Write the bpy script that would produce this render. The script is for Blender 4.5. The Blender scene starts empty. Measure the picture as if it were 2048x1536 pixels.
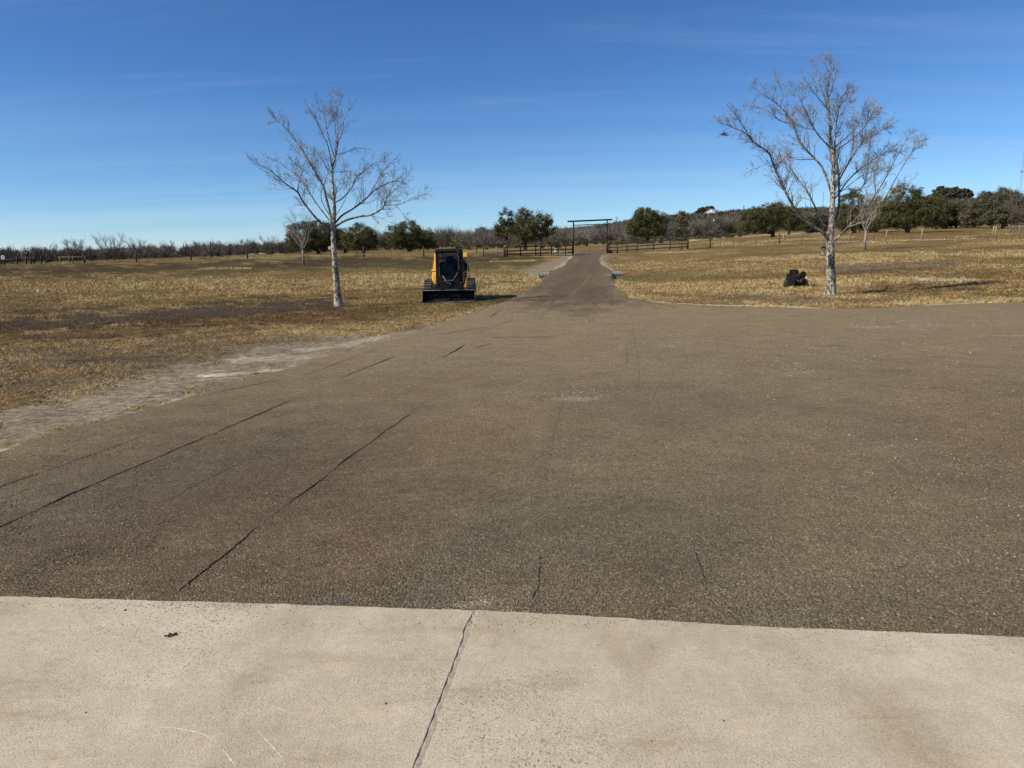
import bpy, math, random
import numpy as np
from mathutils import Vector, Matrix
random.seed(7); RNG = np.random.default_rng(11)
sc = bpy.context.scene
COL = sc.collection
R = math.radians

# ------------------------------------------------------------------ camera
F = 1420.0; PITCH = R(10.7); ROLL = R(1.0); CZ = 1.6
f0 = np.array([0, math.cos(PITCH), -math.sin(PITCH)])
u0 = np.array([0, math.sin(PITCH), math.cos(PITCH)])
X0 = np.array([1.0, 0, 0])
RV = math.cos(ROLL)*X0 - math.sin(ROLL)*u0
UV = math.sin(ROLL)*X0 + math.cos(ROLL)*u0
cam_d = bpy.data.cameras.new('camera'); cam = bpy.data.objects.new('camera', cam_d); COL.objects.link(cam)
cam_d.sensor_width = 36; cam_d.lens = 36*F/2048; cam_d.clip_start = .05; cam_d.clip_end = 20000
M = Matrix(((RV[0], UV[0], -f0[0], 0), (RV[1], UV[1], -f0[1], 0), (RV[2], UV[2], -f0[2], CZ), (0, 0, 0, 1)))
cam.matrix_world = M
sc.camera = cam

def ray(px, py):
    return f0*F + RV*(px-1024) - UV*(py-768)
def slope(px, py):
    d = ray(px, py); return d[2]/math.hypot(d[0], d[1])
def azim(px, py=500):
    d = ray(px, py); return math.atan2(d[0], d[1])
def project(x, y, z):
    z = z-CZ
    a = x*f0[0]+y*f0[1]+z*f0[2]
    a = np.where(a < .05, .05, a)
    return (1024+F*(x*RV[0]+y*RV[1]+z*RV[2])/a, 768-F*(x*UV[0]+y*UV[1]+z*UV[2])/a)
def hy(px):   # horizon row
    return 768-F*math.tan(PITCH)-(px-1024)*math.tan(ROLL)

# ------------------------------------------------------------------ terrain table
def Y(y): return ('y', y)
NEAR = [(0.3, -.05), (4, -.05), (10, -.13), (18, -.24), (26, -.33), (34, -.36)]
COLS = {
 -900: [(60, -.3), (120, -.2), (200, -.6), (400, -1), (4000, -3)],
 0:    [(60, -.1), (118, Y(530)), (160, Y(527.5)), (300, Y(524)), (1500, Y(520)), (4000, Y(519))],
 300:  [(60, .05), (112, Y(524)), (160, Y(518.5)), (300, Y(516.5)), (1500, Y(514)), (4000, Y(513))],
 560:  [(55, .1), (70, Y(530)), (104, Y(515)), (150, Y(509)), (300, Y(506)), (1500, Y(508)), (4000, Y(508))],
 800:  [(60, .0), (104, Y(513.5)), (150, Y(503)), (300, Y(494)), (700, Y(487)), (1500, Y(498)), (4000, Y(502))],
 1000: [(57, -.74), (74, -.1), (104, Y(511.5)), (130, Y(505)), (180, Y(497)), (300, Y(489)), (700, Y(477)), (900, Y(478)), (4000, Y(498))],
 1180: [(57, -.74), (74, -.08), (105, Y(508.5)), (122, Y(504)), (200, Y(489)), (300, Y(483)), (700, Y(459)), (900, Y(461)), (4000, Y(490))],
 1300: [(57, -.70), (74, .02), (104, Y(501.5)), (150, Y(490)), (200, Y(484)), (300, Y(475)), (700, Y(440)), (900, Y(442)), (4000, Y(480))],
 1500: [(50, 0), (73, .6), (102, Y(491)), (150, Y(476.5)), (200, Y(471)), (300, Y(464)), (700, Y(424)), (900, Y(426)), (4000, Y(470))],
 1700: [(50, .1), (73, Y(502)), (100, Y(484)), (150, Y(468)), (200, Y(464)), (300, Y(455)), (700, Y(421)), (900, Y(423)), (4000, Y(460))],
 1900: [(50, .2), (73, 1.1), (98, Y(479)), (150, Y(463)), (200, Y(456)), (300, Y(446)), (600, Y(404)), (800, Y(405)), (4000, Y(450))],
 2048: [(50, .2), (73, 1.2), (95, Y(474.5)), (150, Y(459.5)), (200, Y(455)), (300, Y(445)), (600, Y(408)), (800, Y(408)), (4000, Y(440))],
 2900: [(50, .2), (73, 1.2), (95, 2.2), (150, 5), (200, 7), (300, 13), (600, 35), (800, 45), (4000, 60)],
}
NA, ND = 721, 700
AZG = np.linspace(-math.pi, math.pi, NA); LD0, LD1 = math.log(.3), math.log(4000)
LDG = np.linspace(LD0, LD1, ND)
ckeys = sorted(COLS); caz = [azim(k) for k in ckeys]
ctab = []
for k in ckeys:
    xs, zs = [], []
    for d, v in NEAR+COLS[k]:
        xs.append(math.log(d)); zs.append(v if not isinstance(v, tuple) else CZ+d*slope(k, v[1]))
    ctab.append(np.interp(LDG, xs, zs))
ctab = np.array(ctab)
TAB = np.empty((NA, ND))
for i, a in enumerate(AZG):
    a = min(max(a, caz[0]), caz[-1])
    j = min(int(np.searchsorted(caz, a)), len(caz)-1); j = max(j, 1)
    t = (a-caz[j-1])/(caz[j]-caz[j-1]); TAB[i] = ctab[j-1]*(1-t)+ctab[j]*t
def gsm(A, ax, s):
    n = int(3*s)+1; k = np.exp(-.5*(np.arange(-n, n+1)/s)**2); k /= k.sum()
    P = np.pad(A, [(n, n) if q == ax else (0, 0) for q in (0, 1)], mode='edge')
    return np.apply_along_axis(lambda v: np.convolve(v, k, 'valid'), ax, P)
TAB = gsm(gsm(TAB, 0, 2.0), 1, 5.0)

def h2(ix, iy, s):
    n = (ix.astype(np.int64)*374761393 + iy.astype(np.int64)*668265263 + s*1442695041) & 0x7fffffff
    n = ((n ^ (n >> 13))*1274126177) & 0x7fffffff
    return ((n ^ (n >> 16)) & 0xffff)/65535.0
def vnoise(x, y, s=0):
    x = np.asarray(x, float); y = np.asarray(y, float)
    ix = np.floor(x); iy = np.floor(y); fx = x-ix; fy = y-iy
    fx = fx*fx*(3-2*fx); fy = fy*fy*(3-2*fy)
    a = h2(ix, iy, s); b = h2(ix+1, iy, s); c = h2(ix, iy+1, s); d = h2(ix+1, iy+1, s)
    return (a*(1-fx)+b*fx)*(1-fy)+(c*(1-fx)+d*fx)*fy
def fbm(x, y, s=0, o=4):
    v = 0; am = .5; t = 0
    for i in range(o):
        v = v+am*vnoise(x*2**i+17.3*i, y*2**i-9.1*i, s+i); t += am; am *= .5
    return v/t

def tz(x, y):
    x = np.asarray(x, float); y = np.asarray(y, float)
    d = np.sqrt(x*x+y*y); d = np.maximum(d, .31)
    a = (np.arctan2(x, y)+math.pi)/(2*math.pi)*(NA-1); l = (np.log(d)-LD0)/(LD1-LD0)*(ND-1)
    l = np.clip(l, 0, ND-1.001); a = np.clip(a, 0, NA-1.001)
    i = a.astype(int); j = l.astype(int); p = a-i; q = l-j
    z = (TAB[i, j]*(1-p)+TAB[i+1, j]*p)*(1-q)+(TAB[i, j+1]*(1-p)+TAB[i+1, j+1]*p)*q
    bump = (fbm(x*.12, y*.12, 5, 3)-.5)*.22*np.clip((d-30)/30, 0, 1)
    return z+bump
_a = azim(1076); _b = azim(1249)
CULV = [(57.2*math.sin(_a)+.05, 57.2*math.cos(_a)-1.0), (58.6*math.sin(_b)-.05, 58.6*math.cos(_b)-1.0)]
def g(px, D):
    a = azim(px); x, y = D*math.sin(a), D*math.cos(a)
    return np.array([x, y, float(tz(x, y))])
_D = np.exp(np.linspace(math.log(.8), math.log(500), 6000))
def ga(px, py):
    d = ray(px, py); h = math.hypot(d[0], d[1]); x = d[0]/h*_D; y = d[1]/h*_D; z = CZ+_D*d[2]/h
    below = np.nonzero(z <= tz(x, y))[0]
    i = below[0] if len(below) else len(_D)-1
    return np.array([x[i], y[i], float(tz(x[i], y[i]))])
def at_plane(px, py, Yd):
    d = ray(px, py); return np.array([0, 0, CZ])+d*(Yd/d[1])
def flat(px, py, z=0.0):
    d = ray(px, py); return np.array([0, 0, CZ])+d*((z-CZ)/d[2])

# ------------------------------------------------------------------ object helpers
def tag(o, label=None, cat=None, group=None, kind=None):
    if label: o['label'] = label
    if cat: o['category'] = cat
    if group: o['group'] = group
    if kind: o['kind'] = kind
    return o
def link(o, parent=None):
    COL.objects.link(o)
    if parent: o.parent = parent
    return o
def mesh_np(name, V, Fc, mat, parent=None, col=None, smooth=False, mats=None, mi=None):
    V = np.asarray(V, np.float32).reshape(-1, 3); Fc = np.asarray(Fc, np.int32)
    me = bpy.data.meshes.new(name); n = Fc.shape[1]; nf = len(Fc)
    me.vertices.add(len(V)); me.vertices.foreach_set('co', V.ravel())
    me.loops.add(nf*n); me.loops.foreach_set('vertex_index', Fc.ravel())
    me.polygons.add(nf); me.polygons.foreach_set('loop_start', np.arange(nf, dtype=np.int32)*n)
    try: me.polygons.foreach_set('loop_total', np.full(nf, n, np.int32))
    except Exception: pass
    me.update(calc_edges=True)
    if col is not None:
        ca = me.color_attributes.new('tint', 'FLOAT_COLOR', 'POINT')
        c = np.ones((len(V), 4), np.float32); c[:, :3] = col; ca.data.foreach_set('color', c.ravel())
    me.polygons.foreach_set('use_smooth', np.full(nf, smooth))
    me.materials.append(mat)
    return link(bpy.data.objects.new(name, me), parent)
class MB:
    def __init__(s): s.v = []; s.f = []
    def add(s, vs, fs):
        b = len(s.v); s.v += [tuple(map(float, v)) for v in vs]; s.f += [[i+b for i in q] for q in fs]; return s
    def box(s, c, d, rx=0, ry=0, rz=0):
        m = Matrix.Rotation(rz, 3, 'Z') @ Matrix.Rotation(ry, 3, 'Y') @ Matrix.Rotation(rx, 3, 'X')
        vs = []
        for k in (-.5, .5):
            for j in (-.5, .5):
                for i in (-.5, .5):
                    p = m @ Vector((i*d[0], j*d[1], k*d[2])); vs.append((p.x+c[0], p.y+c[1], p.z+c[2]))
        return s.add(vs, [(0, 2, 3, 1), (4, 5, 7, 6), (0, 1, 5, 4), (2, 6, 7, 3), (0, 4, 6, 2), (1, 3, 7, 5)])
    def prism(s, prof, x0, x1):          # profile in (y,z), extruded along x
        n = len(prof); vs = [(x0, p[0], p[1]) for p in prof]+[(x1, p[0], p[1]) for p in prof]
        fs = [[i, (i+1) % n, (i+1) % n+n, i+n] for i in range(n)]
        return s.add(vs, fs+[list(range(n))[::-1], list(range(n, 2*n))])
    def prism_y(s, prof, y0, y1):        # profile in (x,z)
        n = len(prof); vs = [(p[0], y0, p[1]) for p in prof]+[(p[0], y1, p[1]) for p in prof]
        fs = [[i, (i+1) % n, (i+1) % n+n, i+n] for i in range(n)]
        return s.add(vs, fs+[list(range(n))[::-1], list(range(n, 2*n))])
    def tube(s, pts, rad, n=6, cap=True):
        pts = [Vector(p) for p in pts]; m = len(pts)
        if not hasattr(rad, '__len__'): rad = [rad]*m
        b = len(s.v); ref = None
        for i in range(m):
            t = (pts[min(i+1, m-1)]-pts[max(i-1, 0)]).normalized()
            if ref is None: ref = t.orthogonal().normalized()
            ref = (ref-t*ref.dot(t)); ref = ref.normalized() if ref.length > 1e-5 else t.orthogonal().normalized()
            w = t.cross(ref)
            for k in range(n):
                a = 2*math.pi*k/n; q = pts[i]+(ref*math.cos(a)+w*math.sin(a))*rad[i]; s.v.append((q.x, q.y, q.z))
        for i in range(m-1):
            for k in range(n):
                k2 = (k+1) % n; s.f.append([b+i*n+k, b+i*n+k2, b+(i+1)*n+k2, b+(i+1)*n+k])
        if cap:
            s.f.append([b+k for k in range(n)][::-1]); s.f.append([b+(m-1)*n+k for k in range(n)])
        return s
    def build(s, name, mat, parent=None, smooth=False, bevel=0):
        me = bpy.data.meshes.new(name); me.from_pydata(s.v, [], s.f); me.update()
        me.materials.append(mat)
        if smooth: me.polygons.foreach_set('use_smooth', [True]*len(me.polygons))
        o = link(bpy.data.objects.new(name, me), parent)
        if bevel:
            m = o.modifiers.new('bevel', 'BEVEL'); m.width = bevel; m.segments = 2; m.limit_method = 'ANGLE'
        return o
def empty(name, loc, rz=0, **k):
    o = bpy.data.objects.new(name, None); COL.objects.link(o); o.location = tuple(map(float, loc)); o.rotation_euler = (0, 0, rz)
    o.empty_display_size = .2
    return tag(o, **k)

# ------------------------------------------------------------------ materials
class NT:
    def __init__(s, name):
        s.m = bpy.data.materials.new(name); s.m.use_nodes = True; s.n = s.m.node_tree.nodes; s.l = s.m.node_tree.links
        s.b = s.n['Principled BSDF']; s.b.inputs['Roughness'].default_value = .9
        s.b.inputs['Specular IOR Level'].default_value = .25
    def N(s, t, **k):
        n = s.n.new(t)
        for a, v in k.items(): setattr(n, a, v)
        return n
    def L(s, a, b): s.l.new(a, b)
    def coord(s, kind='Object', scale=(1, 1, 1), rot=(0, 0, 0)):
        tc = s.N('ShaderNodeTexCoord'); mp = s.N('ShaderNodeMapping'); mp.inputs['Scale'].default_value = scale; mp.inputs['Rotation'].default_value = rot
        s.L(tc.outputs[kind], mp.inputs[0]); return mp.outputs[0]
    def noise(s, vec, scale, detail=4, rough=.6):
        n = s.N('ShaderNodeTexNoise'); n.inputs['Scale'].default_value = scale; n.inputs['Detail'].default_value = detail; n.inputs['Roughness'].default_value = rough
        s.L(vec, n.inputs['Vector']); return n.outputs['Fac']
    def vor(s, vec, scale, feat='F1', out='Distance'):
        n = s.N('ShaderNodeTexVoronoi'); n.feature = feat; n.inputs['Scale'].default_value = scale; s.L(vec, n.inputs['Vector']); return n.outputs[out]
    def ramp(s, fac, stops):
        n = s.N('ShaderNodeValToRGB'); e = n.color_ramp.elements
        while len(e) < len(stops): e.new(.5)
        for i, (p, c) in enumerate(stops):
            e[i].position = p; e[i].color = (c, c, c, 1) if not hasattr(c, '__len__') else (*c, 1)
        s.L(fac, n.inputs[0]); return n.outputs[0]
    def mix(s, a, b, fac=1.0, mode='MULTIPLY'):
        n = s.N('ShaderNodeMix', data_type='RGBA', blend_type=mode)
        for v, i in ((fac, 0), (a, 6), (b, 7)):
            if hasattr(v, 'links') or isinstance(v, bpy.types.NodeSocket): s.L(v, n.inputs[i])
            elif i == 0: n.inputs[0].default_value = v
            else: n.inputs[i].default_value = (*v, 1)
        return n.outputs[2]
    def math(s, op, a, b=None):
        n = s.N('ShaderNodeMath', operation=op)
        for i, v in enumerate((a, b)):
            if v is None: continue
            if isinstance(v, bpy.types.NodeSocket): s.L(v, n.inputs[i])
            else: n.inputs[i].default_value = v
        return n.outputs[0]
    def bump(s, h, dist, strength=1.0):
        n = s.N('ShaderNodeBump'); n.inputs['Distance'].default_value = dist; n.inputs['Strength'].default_value = strength
        s.L(h, n.inputs['Height']); s.L(n.outputs[0], s.b.inputs['Normal'])
    def base(s, c):
        if isinstance(c, bpy.types.NodeSocket): s.L(c, s.b.inputs['Base Color'])
        else: s.b.inputs['Base Color'].default_value = (*c, 1)
    def attr(s, name='tint'):
        n = s.N('ShaderNodeVertexColor'); n.layer_name = name; return n.outputs[0]

def simple(name, c, rough=.7, metal=0, var=.15, scale=8, spec=.3, bumpd=0):
    t = NT(name); v = t.coord(); nz = t.noise(v, scale, 5)
    t.base(t.mix(c, t.ramp(nz, [(.25, 1-var), (.75, 1+var)])))
    t.b.inputs['Roughness'].default_value = rough; t.b.inputs['Metallic'].default_value = metal; t.b.inputs['Specular IOR Level'].default_value = spec
    if bumpd: t.bump(nz, bumpd)
    return t.m
def tinted(name, nscale=6, var=.25, rough=.95, spec=.1, bumpd=0, transl=0):
    t = NT(name); v = t.coord(); nz = t.noise(v, nscale, 4)
    t.base(t.mix(t.attr(), t.ramp(nz, [(.25, 1-var), (.75, 1+var)])))
    t.b.inputs['Roughness'].default_value = rough; t.b.inputs['Specular IOR Level'].default_value = spec
    if bumpd: t.bump(nz, bumpd)
    return t.m

def ground_mat():
    t = NT('ground_soil'); v = t.coord()
    n1 = t.noise(v, 9, 6, .7); n2 = t.noise(v, 1.1, 5, .65); n3 = t.noise(v, 60, 3, .6)
    c = t.mix(t.attr(), t.ramp(n1, [(.32, .45), (.5, 1.0), (.68, 1.6)]))
    c = t.mix(c, t.ramp(n2, [(.3, .78), (.7, 1.2)]))
    c = t.mix(c, t.ramp(n3, [(.3, .7), (.7, 1.3)]))
    t.base(c); t.b.inputs['Specular IOR Level'].default_value = .05
    h = t.math('ADD', t.math('MULTIPLY', n1, .7), t.math('MULTIPLY', n3, .3)); t.bump(h, .05, .9)
    return t.m
def gravel_mat():
    t = NT('crushed_gravel'); v = t.coord()
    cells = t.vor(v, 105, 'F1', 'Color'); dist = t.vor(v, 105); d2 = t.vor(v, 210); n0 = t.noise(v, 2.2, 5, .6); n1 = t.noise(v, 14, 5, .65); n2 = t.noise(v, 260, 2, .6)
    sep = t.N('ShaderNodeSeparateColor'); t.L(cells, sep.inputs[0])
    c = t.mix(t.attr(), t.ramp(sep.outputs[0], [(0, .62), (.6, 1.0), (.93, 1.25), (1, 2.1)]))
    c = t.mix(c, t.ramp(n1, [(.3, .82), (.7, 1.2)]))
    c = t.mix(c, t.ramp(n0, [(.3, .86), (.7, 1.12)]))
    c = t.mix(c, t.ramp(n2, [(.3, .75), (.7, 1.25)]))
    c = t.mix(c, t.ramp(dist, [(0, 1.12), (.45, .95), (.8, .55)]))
    t.base(c); t.b.inputs['Specular IOR Level'].default_value = .15
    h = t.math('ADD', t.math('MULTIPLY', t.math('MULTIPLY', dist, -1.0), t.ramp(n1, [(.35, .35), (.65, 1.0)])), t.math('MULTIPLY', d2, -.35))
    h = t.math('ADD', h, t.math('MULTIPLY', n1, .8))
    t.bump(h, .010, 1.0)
    return t.m
def concrete_mat():
    t = NT('weathered_concrete'); v = t.coord(); vs = t.coord(scale=(1, .35, 1), rot=(0, 0, R(-35)))
    a = t.noise(vs, 1.6, 6, .6); b = t.noise(v, 5, 6, .7); e = t.noise(v, 120, 3, .7); pit = t.vor(v, 95); pit2 = t.vor(v, 23); sp = t.vor(v, 170, 'F1', 'Color'); q = t.noise(v, .9, 3)
    c = t.mix((.55, .464, .342), t.ramp(a, [(.28, (.76, .72, .66)), (.5, (1, 1, 1)), (.75, (1.12, 1.12, 1.12))]))
    c = t.mix(c, t.ramp(b, [(.3, .86), (.7, 1.1)]))
    c = t.mix(c, t.ramp(q, [(.35, (.95, .93, .9)), (.65, (1.07, 1.07, 1.08))]))
    c = t.mix(c, t.ramp(e, [(.3, .8), (.7, 1.16)]))
    st = t.noise(t.coord(scale=(.5, 1.6, 1), rot=(0, 0, R(20))), 2.6, 7, .7)
    c = t.mix(c, t.ramp(st, [(.30, (.80, .77, .73)), (.45, (1, 1, 1)), (.62, (1, 1, 1)), (.74, (1.10, 1.09, 1.08))]))
    st2 = t.noise(v, 30, 4, .7); c = t.mix(c, t.ramp(st2, [(.3, .9), (.7, 1.08)]))
    sep = t.N('ShaderNodeSeparateColor'); t.L(sp, sep.inputs[0])
    rough_zone = t.ramp(t.noise(v, .8, 3), [(.45, 0), (.62, 1)])
    speck = t.math('MULTIPLY', t.ramp(sep.outputs[0], [(.9, 0), (.92, 1)]), rough_zone)
    c = t.mix(c, (.20, .16, .13), speck, 'MIX')
    lsp = t.math('MULTIPLY', t.ramp(sep.outputs[1], [(.90, 0), (.92, .7)]), rough_zone)
    c = t.mix(c, (.62, .57, .5), lsp, 'MIX')
    c = t.mix(c, t.ramp(pit2, [(.035, .45), (.06, 1)]))
    t.base(c); t.b.inputs['Roughness'].default_value = .85; t.b.inputs['Specular IOR Level'].default_value = .25
    h = t.math('ADD', t.math('MULTIPLY', e, .5), t.math('ADD', t.math('MULTIPLY', t.ramp(pit, [(.12, 0), (.3, 1)]), .5), t.math('MULTIPLY', b, 1.2)))
    t.bump(h, .003, .8)
    return t.m
def bark_mat(name, pale, dark, scale=9, thr=.5):
    t = NT(name); v = t.coord(scale=(1, 1, .55)); n = t.noise(v, scale, 6, .7); n2 = t.noise(v, 40, 3); n3 = t.noise(v, 2.0, 3)
    c = t.mix(dark, pale, t.ramp(t.math('ADD', n, t.math('MULTIPLY', t.math('SUBTRACT', n3, .5), .35)), [(thr-.05, 0), (thr+.05, 1)]), 'MIX')
    c = t.mix(c, t.ramp(n2, [(.3, .75), (.7, 1.2)]))
    t.base(c); t.bump(t.math('ADD', n, n2), .012, .7); return t.m

MG = ground_mat(); MGR = gravel_mat(); MCON = concrete_mat()
M_blade = tinted('dry_grass_blades', 3, .2); M_stone = tinted('stone_chips', 60, .25, .85, .2)
M_leaf = tinted('oak_leaves', 1.3, .3, .6, .25); M_twig = tinted('bare_twigs', 1.0, .25)
M_syc = bark_mat('sycamore_bark', (.56, .51, .42), (.11, .088, .068), 16, .505)
M_syc2 = bark_mat('sycamore_limb_bark', (.46, .42, .35), (.085, .07, .057), 16, .54)
M_stwig = bark_mat('sycamore_twig_bark', (.32, .285, .245), (.13, .11, .09), 5, .48)
M_obark = bark_mat('oak_bark', (.10, .085, .07), (.04, .033, .027), 8)
M_black = simple('black_paint', (.013, .010, .008), .5, 0, .3, 6, .25)
M_blackrough = simple('black_worn_steel', (.013, .012, .012), .6, 0, .6, 14, .25)
M_yellow = simple('yellow_machine_paint', (.86, .44, .05), .45, 0, .12, 5, .4)
M_rubber = simple('track_rubber', (.11, .10, .085), .85, 0, .35, 12)
M_steel = simple('worn_steel', (.38, .35, .31), .5, .15, .4, 16)
M_galv = simple('galvanised_metal', (.55, .57, .57), .4, .5, .15, 10)
M_galvd = simple('weathered_galvanised', (.25, .27, .27), .6, .1, .3, 10)
M_postb = simple('black_pipe_paint', (.012, .012, .015), .5, 0, .2, 5)
M_pipef = simple('dark_brown_pipe', (.022, .015, .012), .6, 0, .3, 5)
M_wood = simple('weathered_wood', (.30, .22, .13), .9, 0, .3, 12)
M_woodd = simple('dark_wood_post', (.06, .05, .04), .9, 0, .3, 12)
M_tpost = simple('rusty_steel_post', (.09, .065, .045), .8, 0, .3, 12)
M_white = simple('white_paint', (.75, .75, .72), .6, 0, .06, 5)
M_fabric = simple('seat_vinyl', (.02, .022, .03), .6, 0, .2, 9)
M_roof = simple('pale_metal_roof', (.62, .63, .64), .5, .2, .06, 3)
M_dkwin = simple('dark_window_glass', (.02, .025, .03), .1, 0, .1, 3, .6)
M_cream = simple('cream_board', (.68, .55, .32), .7, 0, .08, 6)
M_rock = simple('limestone', (.52, .48, .40), .9, 0, .2, 6, .2, .02)
M_darkgap = simple('joint_filler', (.40, .335, .26), .95, 0, .3, 60, .1, .004)
M_scr = simple('scraped_concrete', (.74, .68, .57), .9, 0, .15, 120)
M_leafd = simple('dead_leaf', (.07, .05, .035), .9, 0, .4, 90)
def glass_mat():
    t = NT('tinted_cab_glass'); t.base((.30, .36, .38)); t.b.inputs['Roughness'].default_value = .03
    t.b.inputs['Transmission Weight'].default_value = 1.0; t.b.inputs['IOR'].default_value = 1.2; t.b.inputs['Specular IOR Level'].default_value = .5
    return t.m
M_glass = glass_mat()

# ------------------------------------------------------------------ world and sun
SUN_EL = R(40); az_from = R(22)
sdir = Vector((-math.cos(az_from)*math.cos(SUN_EL), -math.sin(az_from)*math.cos(SUN_EL), math.sin(SUN_EL)))
w = bpy.data.worlds.new('World'); sc.world = w; w.use_nodes = True
wn, wl = w.node_tree.nodes, w.node_tree.links
bg = wn['Background']; sky = wn.new('ShaderNodeTexSky'); sky.sky_type = 'NISHITA'; sky.sun_disc = False
sky.sun_elevation = SUN_EL; sky.sun_rotation = math.atan2(sdir.x, sdir.y) % (2*math.pi)
sky.air_density = 1.0; sky.dust_density = 0; sky.ozone_density = 10; sky.altitude = 2000
bg.inputs[1].default_value = .10
# thin cirrus: stretched noise in direction space, faint
tc = wn.new('ShaderNodeTexCoord')
sep = wn.new('ShaderNodeSeparateXYZ'); wl.new(tc.outputs['Generated'], sep.inputs[0])
def wm(op, a, b=None, c=None):
    n = wn.new('ShaderNodeMath'); n.operation = op
    for i, v in enumerate((a, b, c)):
        if v is None: continue
        if isinstance(v, bpy.types.NodeSocket): wl.new(v, n.inputs[i])
        else: n.inputs[i].default_value = v
    return n.outputs[0]
zc = wm('MAXIMUM', sep.outputs[2], .0); den = wm('ADD', zc, .07)
cx = wm('DIVIDE', sep.outputs[0], den); cy = wm('DIVIDE', sep.outputs[1], den)
cmb = wn.new('ShaderNodeCombineXYZ'); wl.new(cx, cmb.inputs[0]); wl.new(cy, cmb.inputs[1])
def wnoise(rot, scl, scale, lo, hi, mx, detail=7):
    mp = wn.new('ShaderNodeMapping'); mp.inputs['Rotation'].default_value = (0, 0, R(rot)); mp.inputs['Scale'].default_value = scl
    wl.new(cmb.outputs[0], mp.inputs[0])
    n = wn.new('ShaderNodeTexNoise'); n.inputs['Scale'].default_value = scale; n.inputs['Detail'].default_value = detail; n.inputs['Roughness'].default_value = .6
    n.inputs['Distortion'].default_value = .6
    wl.new(mp.outputs[0], n.inputs['Vector'])
    r = wn.new('ShaderNodeMapRange'); r.inputs[1].default_value = lo; r.inputs[2].default_value = hi; r.inputs[4].default_value = mx
    wl.new(n.outputs[0], r.inputs[0]); return r.outputs[0]
c1 = wnoise(-12, (.22, 1.3, 1), .9, .52, .9, .26)
c2 = wnoise(18, (.12, .8, 1), 1.4, .55, .85, .20)
c3_ = wnoise(4, (.05, .5, 1), 1.1, .38, .78, .45)
low = wn.new('ShaderNodeMapRange'); low.inputs[1].default_value = .20; low.inputs[2].default_value = .03; wl.new(zc, low.inputs[0])
cov = wm('MAXIMUM', wm('MAXIMUM', c1, c2), wm('MULTIPLY', c3_, low.outputs[0]))
mixn = wn.new('ShaderNodeMix'); mixn.data_type = 'RGBA'; wl.new(cov, mixn.inputs[0])
sr = wn.new('ShaderNodeSeparateColor'); cr_ = wn.new('ShaderNodeCombineColor'); wl.new(sky.outputs[0], sr.inputs[0])
for i_, (p_, a_) in enumerate(((1.22, 1.62), (1.17, 1.47), (1.08, 1.27))):
    wl.new(wm('MULTIPLY', wm('POWER', wm('MULTIPLY', sr.outputs[i_], .1), p_), a_*10), cr_.inputs[i_])
wl.new(cr_.outputs[0], mixn.inputs[6]); mixn.inputs[7].default_value = (6.2, 7.2, 8.4, 1)
wl.new(mixn.outputs[2], bg.inputs[0])
sl = bpy.data.lights.new('sun', 'SUN'); sl.energy = 4.9; sl.angle = R(.5); sl.color = (1, .925, .75)
so = link(bpy.data.objects.new('sun', sl)); so.rotation_euler = sdir.to_track_quat('Z', 'Y').to_euler(); so.location = (-20, -10, 30)
sc.view_settings.view_transform = 'Standard'; sc.view_settings.look = 'None'; sc.view_settings.gamma = 1
sc.view_settings.exposure = 0
sc.render.engine = 'CYCLES'; sc.cycles.max_bounces = 6; sc.cycles.transparent_max_bounces = 8
sc.cycles.use_denoising = True

# ------------------------------------------------------------------ ground colour (world patches, placed where the photo shows them)
def seg_d(px, py, line, ysc):
    best = np.full(px.shape, 1e9)
    for (x0, y0), (x1, y1) in zip(line[:-1], line[1:]):
        dx, dy = x1-x0, (y1-y0)*ysc; L2 = dx*dx+dy*dy+1e-9
        t = np.clip(((px-x0)*dx+(py-y0)*ysc*dy)/L2, 0, 1)
        best = np.minimum(best, np.hypot(px-x0-t*dx, (py-y0)*ysc-t*dy))
    return best
TAN = (.255, .18, .075); PALE = (.42, .325, .15); RUST = (.165, .098, .034); OLIVE = (.135, .113, .042); GREEN = (.090, .105, .036)
DRUST = (.052, .038, .018); MUD = (.062, .047, .034); DIRT = (.285, .225, .158); CAL = (.50, .43, .30); GREYM = (.165, .128, .078)
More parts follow.
